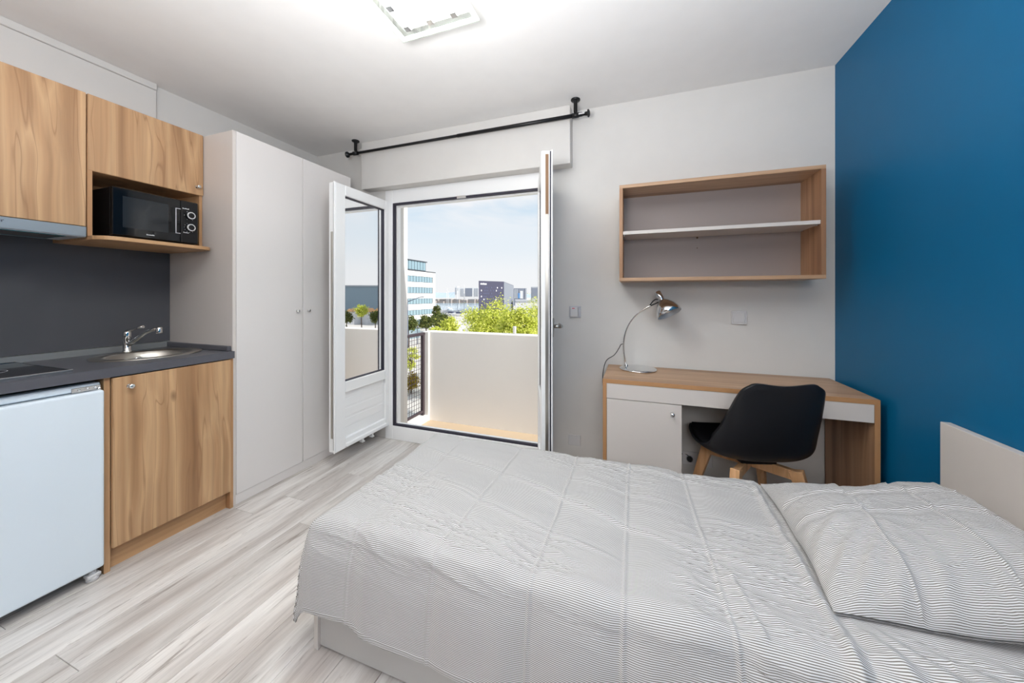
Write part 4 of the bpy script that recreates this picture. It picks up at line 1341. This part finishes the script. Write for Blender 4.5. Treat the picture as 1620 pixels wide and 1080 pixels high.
while xx < 4.3:
    ww = rnd.choice((0.16, 0.24, 0.3))
    facade_quad(bm, P0, fd, fn, xx, xx + ww, 5.85, rnd.choice((6.45, 6.45, 6.6)), 0.1)
    xx += ww + 0.09
part('sign', bm, mat('sign_white', lin(240, 240, 245), 0.5), db)
WBL = mat('dim_window', lin(86, 90, 116), 0.2, spec=0.5)
for ri, zz in enumerate((4.3, 3.0, 1.7, 0.4, -0.9)):
    xx = 0.9 + 0.3 * (ri % 2)
    while xx < fl_ - 0.8:
        if rnd.random() < (0.75 if xx < 4.6 else 0.35):
            bm = B()
            facade_quad(bm, P0, fd, fn, xx, xx + 0.42, zz, zz + 0.62, 0.06)
            part('window', bm, WBL if rnd.random() < 0.88 else MATS['sign_white'], db)
        xx += 0.85

def simple_building(name, label, u0, u1, d, ztop, base, panels, zbot=GZ, deep=14, pz=(0.1, 0.9)):
    a, b = far(u0, d), far(u1, d)
    D = (b - a); L = D.length; D.normalize()
    Nn = Vector((D.y, -D.x, 0))
    t = thing(name, label, 'building', ((a.x + b.x) / 2, (a.y + b.y) / 2, zbot))
    prs = [a, b, b - Nn * deep, a - Nn * deep]
    part('block', prism(B(), [(q.x, q.y) for q in prs], zbot, ztop), base, t)
    for (s0, s1, z0, z1, m_) in panels:
        bm = B()
        facade_quad(bm, a, D, Nn, s0 * L, s1 * L, zbot + (ztop - zbot) * z0, zbot + (ztop - zbot) * z1, 0.3)
        part('facade_panel', bm, m_, t)
    return t
PALE = mat('pale_concrete', lin(206, 207, 210), 0.7)
MIDG = mat('mid_grey_metal', lin(122, 128, 142), 0.5)
LTG = mat('light_grey_metal', lin(164, 168, 176), 0.5)
GRIDS = [(0.13 + 0.0, 0.25, 0.42, 0.93, LTG), (0.37, 0.70, 0.42, 0.96, MIDG), (0.83, 0.90, 0.42, 0.95, LTG), (0.92, 0.99, 0.42, 0.95, LTG)]
simple_building('grain_silo', 'pale silo block with grey panels left of the dark cube building', 724, 757, 420, 10.5, PALE, [(0.15, 0.30, 0.42, 0.93, LTG), (0.37, 0.70, 0.42, 0.96, MIDG), (0.80, 0.88, 0.42, 0.95, LTG), (0.91, 0.99, 0.42, 0.95, LTG)])
simple_building('silo_tower', 'slim pale tower at the left end of the silo block', 719.5, 723.6, 420, 12.5, PALE, [(0.3, 0.7, 0.5, 0.9, LTG)])
simple_building('grey_office', 'low grey building just right of the dark cube building', 812.5, 833, 300, 7.3, MIDG, [(0.05, 0.16, 0.4, 0.95, LTG), (0.2, 0.3, 0.4, 0.95, LTG), (0.34, 0.56, 0.42, 0.72, mat('blue_panel', lin(96, 140, 190), 0.5)), (0.50, 0.72, 0.40, 0.85, PALE), (0.9, 0.98, 0.3, 0.98, LTG)])
simple_building('white_hall', 'white sloping hall behind the trees', 815, 846, 200, -1.4, PALE, [(0.02, 0.98, 0.80, 0.97, LTG)])
simple_building('grey_silo', 'grey silo block at the right behind the trees', 841, 862, 400, 11.0, LTG, [(0.02, 0.45, 0.3, 0.93, MIDG), (0.5, 0.9, 0.3, 0.93, PALE)])
bm = B()
for i in range(26):
    q = far(684 + i * 4.1, 394 + (i % 3) * 3)
    hh = 2.0 + 2.6 * rnd.random()
    box(bm, q.x - 4, q.x + 4, q.y, q.y + 6, GZ, GZ + hh)
solo('far_quay_sheds', bm, mat('quay_sheds', lin(150, 144, 142), 0.8), 'low row of sheds along the far quay', 'sheds', None, 'stuff')

# boats with masts in the marina
HULL = mat('boat_white', lin(236, 236, 238), 0.4)
MASTM = mat('mast_alu', lin(226, 228, 232), 0.4, 0.2)
NAVY = mat('boat_navy', lin(70, 76, 100), 0.5)
boats = [(706, 178, 8.3, 'sailing boat with tall mast nearest the office block'), (708.5, 205, 7.0, 'sailing boat second from the office block, with shorter mast'),
         (722.5, 165, 6.8, 'sailing boat with pale mast in the middle of the marina'), (733, 160, 9.5, 'sailing boat nearest the big tree'),
         (714, 150, 0, 'small motor boat with navy stripe near the quay'), (727, 146, 0, 'low white motor boat on the near side of the marina'), (740, 150, 0, 'white motor boat half hidden by the big tree')]
for (u, d, mh, lab) in boats:
    q = far(u, d)
    t = thing('sailing_boat' if mh else 'motor_boat', lab, 'boat', (q.x, q.y, GZ + 0.05), group='boats in the marina')
    bm = B()
    secs = []
    for k in range(7):
        s = k / 6
        hw = 1.1 * (1 - abs(2 * s - 0.9) ** 3) if k < 6 else 0.05
        hw = max(hw, 0.05)
        xk = q.x - 3.2 + 6.4 * s
        secs.append([bm.verts.new((xk, q.y - hw, GZ + 1.15)), bm.verts.new((xk, q.y - hw * 0.6, GZ + 0.1)), bm.verts.new((xk, q.y + hw * 0.6, GZ + 0.1)), bm.verts.new((xk, q.y + hw, GZ + 1.15))])
    for k in range(6):
        for j in range(4):
            bm.faces.new([secs[k][j], secs[k][(j + 1) % 4], secs[k + 1][(j + 1) % 4], secs[k + 1][j]])
    bm.faces.new(secs[0]); bm.faces.new(secs[-1][::-1])
    part('hull', bm, HULL, t)
    part('cabin', box(B(), q.x - 1.4, q.x + 1.0, q.y - 0.7, q.y + 0.7, GZ + 1.15, GZ + 1.75, 0.1), HULL if mh else NAVY, t)
    if mh:
        bm = B()
        tube(bm, [(q.x + 0.4, q.y, GZ + 1.1), (q.x + 0.4, q.y, GZ + 1.1 + mh + 3)], 0.10, 6)
        tube(bm, [(q.x + 0.4, q.y, GZ + 2.3), (q.x - 2.4, q.y, GZ + 2.4)], 0.08, 6)
        part('mast', bm, MASTM, t)

# street furniture
MGREY = mat('lamp_post_grey', lin(96, 104, 120), 0.5)
q = far(645, 42)
sl = thing('street_lamp', 'grey street lamp with slanted arm in front of the office block', 'street lamp', (q.x, q.y, GZ))
part('post', tube(B(), [(q.x, q.y, GZ), (q.x, q.y, 0.75)], [0.09, 0.06], 8), MGREY, sl)
q2 = far(664, 42)
part('arm', tube(B(), [(q.x, q.y, 0.45), (q2.x, q2.y, 1.0)], 0.05, 8), MGREY, sl)
part('lamp_head', bar(B(), (q2.x, q2.y, 0.98), (q2.x + 0.5, q2.y + 0.1, 1.04), 0.25, 0.1), MGREY, sl)
q = far(660.5, 62)
sl2 = thing('street_post', 'thin grey post between the two small dark trees', 'post', (q.x, q.y, GZ))
part('post', tube(B(), [(q.x, q.y, GZ), (q.x, q.y, -3.2)], 0.07, 8), MGREY, sl2)
fa, fb = far(625, 66), far(664, 72)
fc = thing('street_fence', 'bluish picket fence along the far pavement', 'fence', ((fa.x + fb.x) / 2, (fa.y + fb.y) / 2, GZ))
FENCEM = mat('fence_blue_grey', lin(138, 168, 180), 0.6)
for i in range(34):
    p_ = fa.lerp(fb, i / 33)
    part('picket', box(B(), p_.x - 0.04, p_.x + 0.04, p_.y - 0.03, p_.y + 0.03, GZ, GZ + 2.0), FENCEM, fc)
for zz in (0.4, 1.7):
    part('fence_rail', bar(B(), fa + Vector((0, 0, GZ + zz)), fb + Vector((0, 0, GZ + zz)), 0.05, 0.08), FENCEM, fc)

# a long grey hall to the north-east with white houses: it shows in the glass of the open leaf
GHALL = mat('hall_grey', lin(128, 146, 158), 0.6)
t = thing('grey_hall', 'long blue-grey hall mirrored in the glass of the open door leaf', 'building', (95, 110, GZ))
part('block', prism(B(), [(30, 128), (150, 68), (162, 92), (42, 152)], GZ, 4.4), GHALL, t)
part('roof_edge', prism(B(), [(29.8, 127.6), (150.2, 67.4), (150.4, 68), (30, 128.2)], 4.4, 4.8), LTG, t)
for i, lab in enumerate(('small white house mirrored nearest the glass edge of the open leaf', 'small white house with tan roof in the middle of the glass reflection',
                         'small white house mirrored nearest the hinge side of the open leaf')):
    az = R((40.0, 42.0, 43.9)[i])
    hx, hy = -2 + 112 * math.sin(az), 2.2 + 112 * math.cos(az)
    t = thing('white_house', lab, 'house', (hx, hy, GZ), group='white houses in the reflection')
    part('walls', box(B(), hx - 1.25, hx + 1.25, hy - 1.5, hy + 1.5, GZ, -3.6 - 0.3 * (i % 2)), PALE, t)
    bm = B()
    prof_ = [(hx - 1.4, -3.6 - 0.3 * (i % 2)), (hx + 1.4, -3.6 - 0.3 * (i % 2)), (hx, -2.7)]
    va = [bm.verts.new((x_, hy - 2.1, z_)) for x_, z_ in prof_]
    vb = [bm.verts.new((x_, hy + 2.1, z_)) for x_, z_ in prof_]
    bm.faces.new(va); bm.faces.new(vb[::-1])
    for k in range(3):
        bm.faces.new([va[k], va[(k + 1) % 3], vb[(k + 1) % 3], vb[k]])
    part('roof', bm, mat('tan_roof', lin(206, 160, 116), 0.8), t)

# trees: every crown is built of many small bent leaves around branch clumps
def leaf_material(name, c0, c1, c2):
    m = bpy.data.materials.new(name)
    m.use_nodes = True
    t = NT(m.node_tree)
    o = t.n('ShaderNodeOutputMaterial')
    g = t.n('ShaderNodeNewGeometry')
    col = t.ramp(g.outputs['Random Per Island'], [(0.0, c0), (0.5, c1), (1.0, c2)])
    d = t.n('ShaderNodeBsdfDiffuse')
    tr = t.n('ShaderNodeBsdfTranslucent')
    t.l(col, d.inputs[0]); t.l(col, tr.inputs[0])
    mx = t.n('ShaderNodeMixShader')
    mx.inputs[0].default_value = 0.35
    t.l(d.outputs[0], mx.inputs[1]); t.l(tr.outputs[0], mx.inputs[2])
    t.l(mx.outputs[0], o.inputs[0])
    return m
LEAFY = leaf_material('yellow_green_leaves', lin(150, 164, 58), lin(208, 214, 98), lin(240, 238, 140))
LEAFD = leaf_material('dark_green_leaves', lin(60, 74, 44), lin(96, 108, 62), lin(140, 140, 84))
LEAFO = leaf_material('ochre_leaves', lin(120, 96, 40), lin(180, 150, 60), lin(150, 150, 60))
BARK = mat('bark', lin(92, 78, 66), 0.9)
def tree(name, label, loc, height, crown_r, crown_h, nleaf, lsize, leafm, seed, group=None, cat='tree', trunk_r=0.14):
    rs = np.random.RandomState(seed)
    x_, y_ = loc
    t = thing(name, label, cat, (x_, y_, GZ), group=group)
    ztop = GZ + height
    zc_ = ztop - crown_h / 2
    ncl = 46
    C = []
    while len(C) < ncl:
        v = rs.uniform(-1, 1, 3)
        if 0.35 < np.linalg.norm(v) < 1:
            C.append(np.array([x_ + v[0] * crown_r * 0.86, y_ + v[1] * crown_r * 0.86, zc_ + v[2] * crown_h / 2 * 0.86]))
    C = np.array(C)
    bm = B()
    tube(bm, [(x_, y_, GZ), (x_ + 0.05, y_, (GZ + zc_) / 2), (x_, y_, zc_ + crown_h * 0.2)], [trunk_r, trunk_r * 0.75, trunk_r * 0.3], 8)
    for c in C[:14]:
        tube(bm, [(x_, y_, max(GZ + 0.3, zc_ - crown_h * 0.35)), tuple((c + np.array([x_, y_, zc_])) / 2), tuple(c)], [trunk_r * 0.4, trunk_r * 0.25, 0.012], 5)
    part('trunk', bm, BARK, t)
    cl = rs.randint(0, ncl, nleaf)
    sg = 0.20 * crown_r
    pos = C[cl] + rs.normal(0, 1, (nleaf, 3)) * np.array([sg, sg, sg * 0.75])
    n = rs.normal(0, 1, (nleaf, 3)) + np.array([0, 0, 0.5]) + (pos - np.array([x_, y_, zc_])) / crown_r * 0.8
    n /= np.linalg.norm(n, axis=1)[:, None]
    r1 = rs.normal(0, 1, (nleaf, 3))
    d1 = np.cross(n, r1); d1 /= np.linalg.norm(d1, axis=1)[:, None]
    d2 = np.cross(n, d1)
    s = lsize * rs.uniform(0.6, 1.3, nleaf)[:, None]
    # six-vertex leaf folded along its midrib
    L = np.stack([pos - d1 * s, pos - d1 * s * 0.2 + d2 * s * 0.5 + n * s * 0.15, pos + d1 * s, pos - d1 * s * 0.2 - d2 * s * 0.5 + n * s * 0.15], 1).reshape(-1, 3)
    L = L - np.array([x_, y_, GZ])
    base = np.arange(nleaf) * 4
    tri = np.stack([base, base + 1, base + 2, base, base + 2, base + 3], 1).reshape(-1, 3)
    me = bpy.data.meshes.new('foliage')
    me.vertices.add(len(L)); me.vertices.foreach_set('co', L.astype(np.float32).ravel())
    me.loops.add(len(tri) * 3); me.loops.foreach_set('vertex_index', tri.astype(np.int32).ravel())
    me.polygons.add(len(tri)); me.polygons.foreach_set('loop_start', (np.arange(len(tri)) * 3).astype(np.int32))
    me.update(calc_edges=True)
    me.materials.append(leafm)
    o = bpy.data.objects.new('foliage', me)
    COL.objects.link(o)
    o.parent = t
    o['kind'] = 'stuff'
    return t
def P2(u, d):
    q = far(u, d)
    return (q.x, q.y)
tree('leafy_tree', 'large yellow-green tree right in front of the dark cube building', P2(775, 27), 8.62, 2.0, 4.8, 12000, 0.085, LEAFY, 1)
tree('leafy_tree', 'yellow-green tree in the middle beside the largest one', P2(819, 21.5), 8.25, 1.2, 4.2, 9500, 0.085, LEAFY, 2)
tree('leafy_tree', 'yellow-green tree partly hidden by the right door leaf', P2(859, 33), 9.0, 2.0, 5.4, 9500, 0.085, LEAFY, 3)
tree('small_tree', 'small bright yellow-green tree left of the large tree', P2(711, 40), 6.3, 1.15, 3.0, 3000, 0.12, LEAFY, 4)
tree('small_tree', 'dark green small tree at the left, beside the street lamp', P2(646, 58), 5.3, 1.5, 2.6, 2600, 0.16, LEAFD, 5)
tree('small_tree', 'dark green small tree before the office corner', P2(674, 63), 5.2, 1.5, 2.6, 2600, 0.16, LEAFD, 6)
tree('small_tree', 'dark conical tree beside the office block corner', P2(690, 90), 6.6, 1.2, 5.5, 2200, 0.22, LEAFD, 7)
tree('small_tree', 'dark spreading tree by the marina, next to the conical one', P2(699, 82), 4.3, 2.4, 3.2, 2400, 0.22, LEAFD, 8)
tree('small_tree', 'pale green bush-like tree between dark tree and bright tree', P2(689, 45), 4.9, 0.9, 2.2, 1800, 0.12, LEAFY, 9)
tree('street_shrub', 'yellow-green shrub seen through the railing mesh', P2(649, 34), 3.9, 0.75, 2.6, 1600, 0.09, LEAFY, 10, cat='shrub', trunk_r=0.05)
tree('street_shrub', 'ochre shrub low behind the railing mesh', P2(650, 31), 1.9, 0.85, 1.7, 1600, 0.08, LEAFO, 11, cat='shrub', trunk_r=0.05)
for i, lab in enumerate(('dark tree mirrored in the glass before the first white house', 'light green tree mirrored in the glass between two white houses', 'dark tree mirrored in the glass nearest the hinge side')):
    tree('mirrored_tree', lab, (-2 + 92 * math.sin(R((40.9, 42.9, 45.0)[i])), 2.2 + 92 * math.cos(R((40.9, 42.9, 45.0)[i]))), 5.0 + 1.6 * (i % 2), 1.5, 3.4, 1500, 0.2, LEAFD if i % 2 == 0 else LEAFY, 20 + i, 'trees in the reflection')
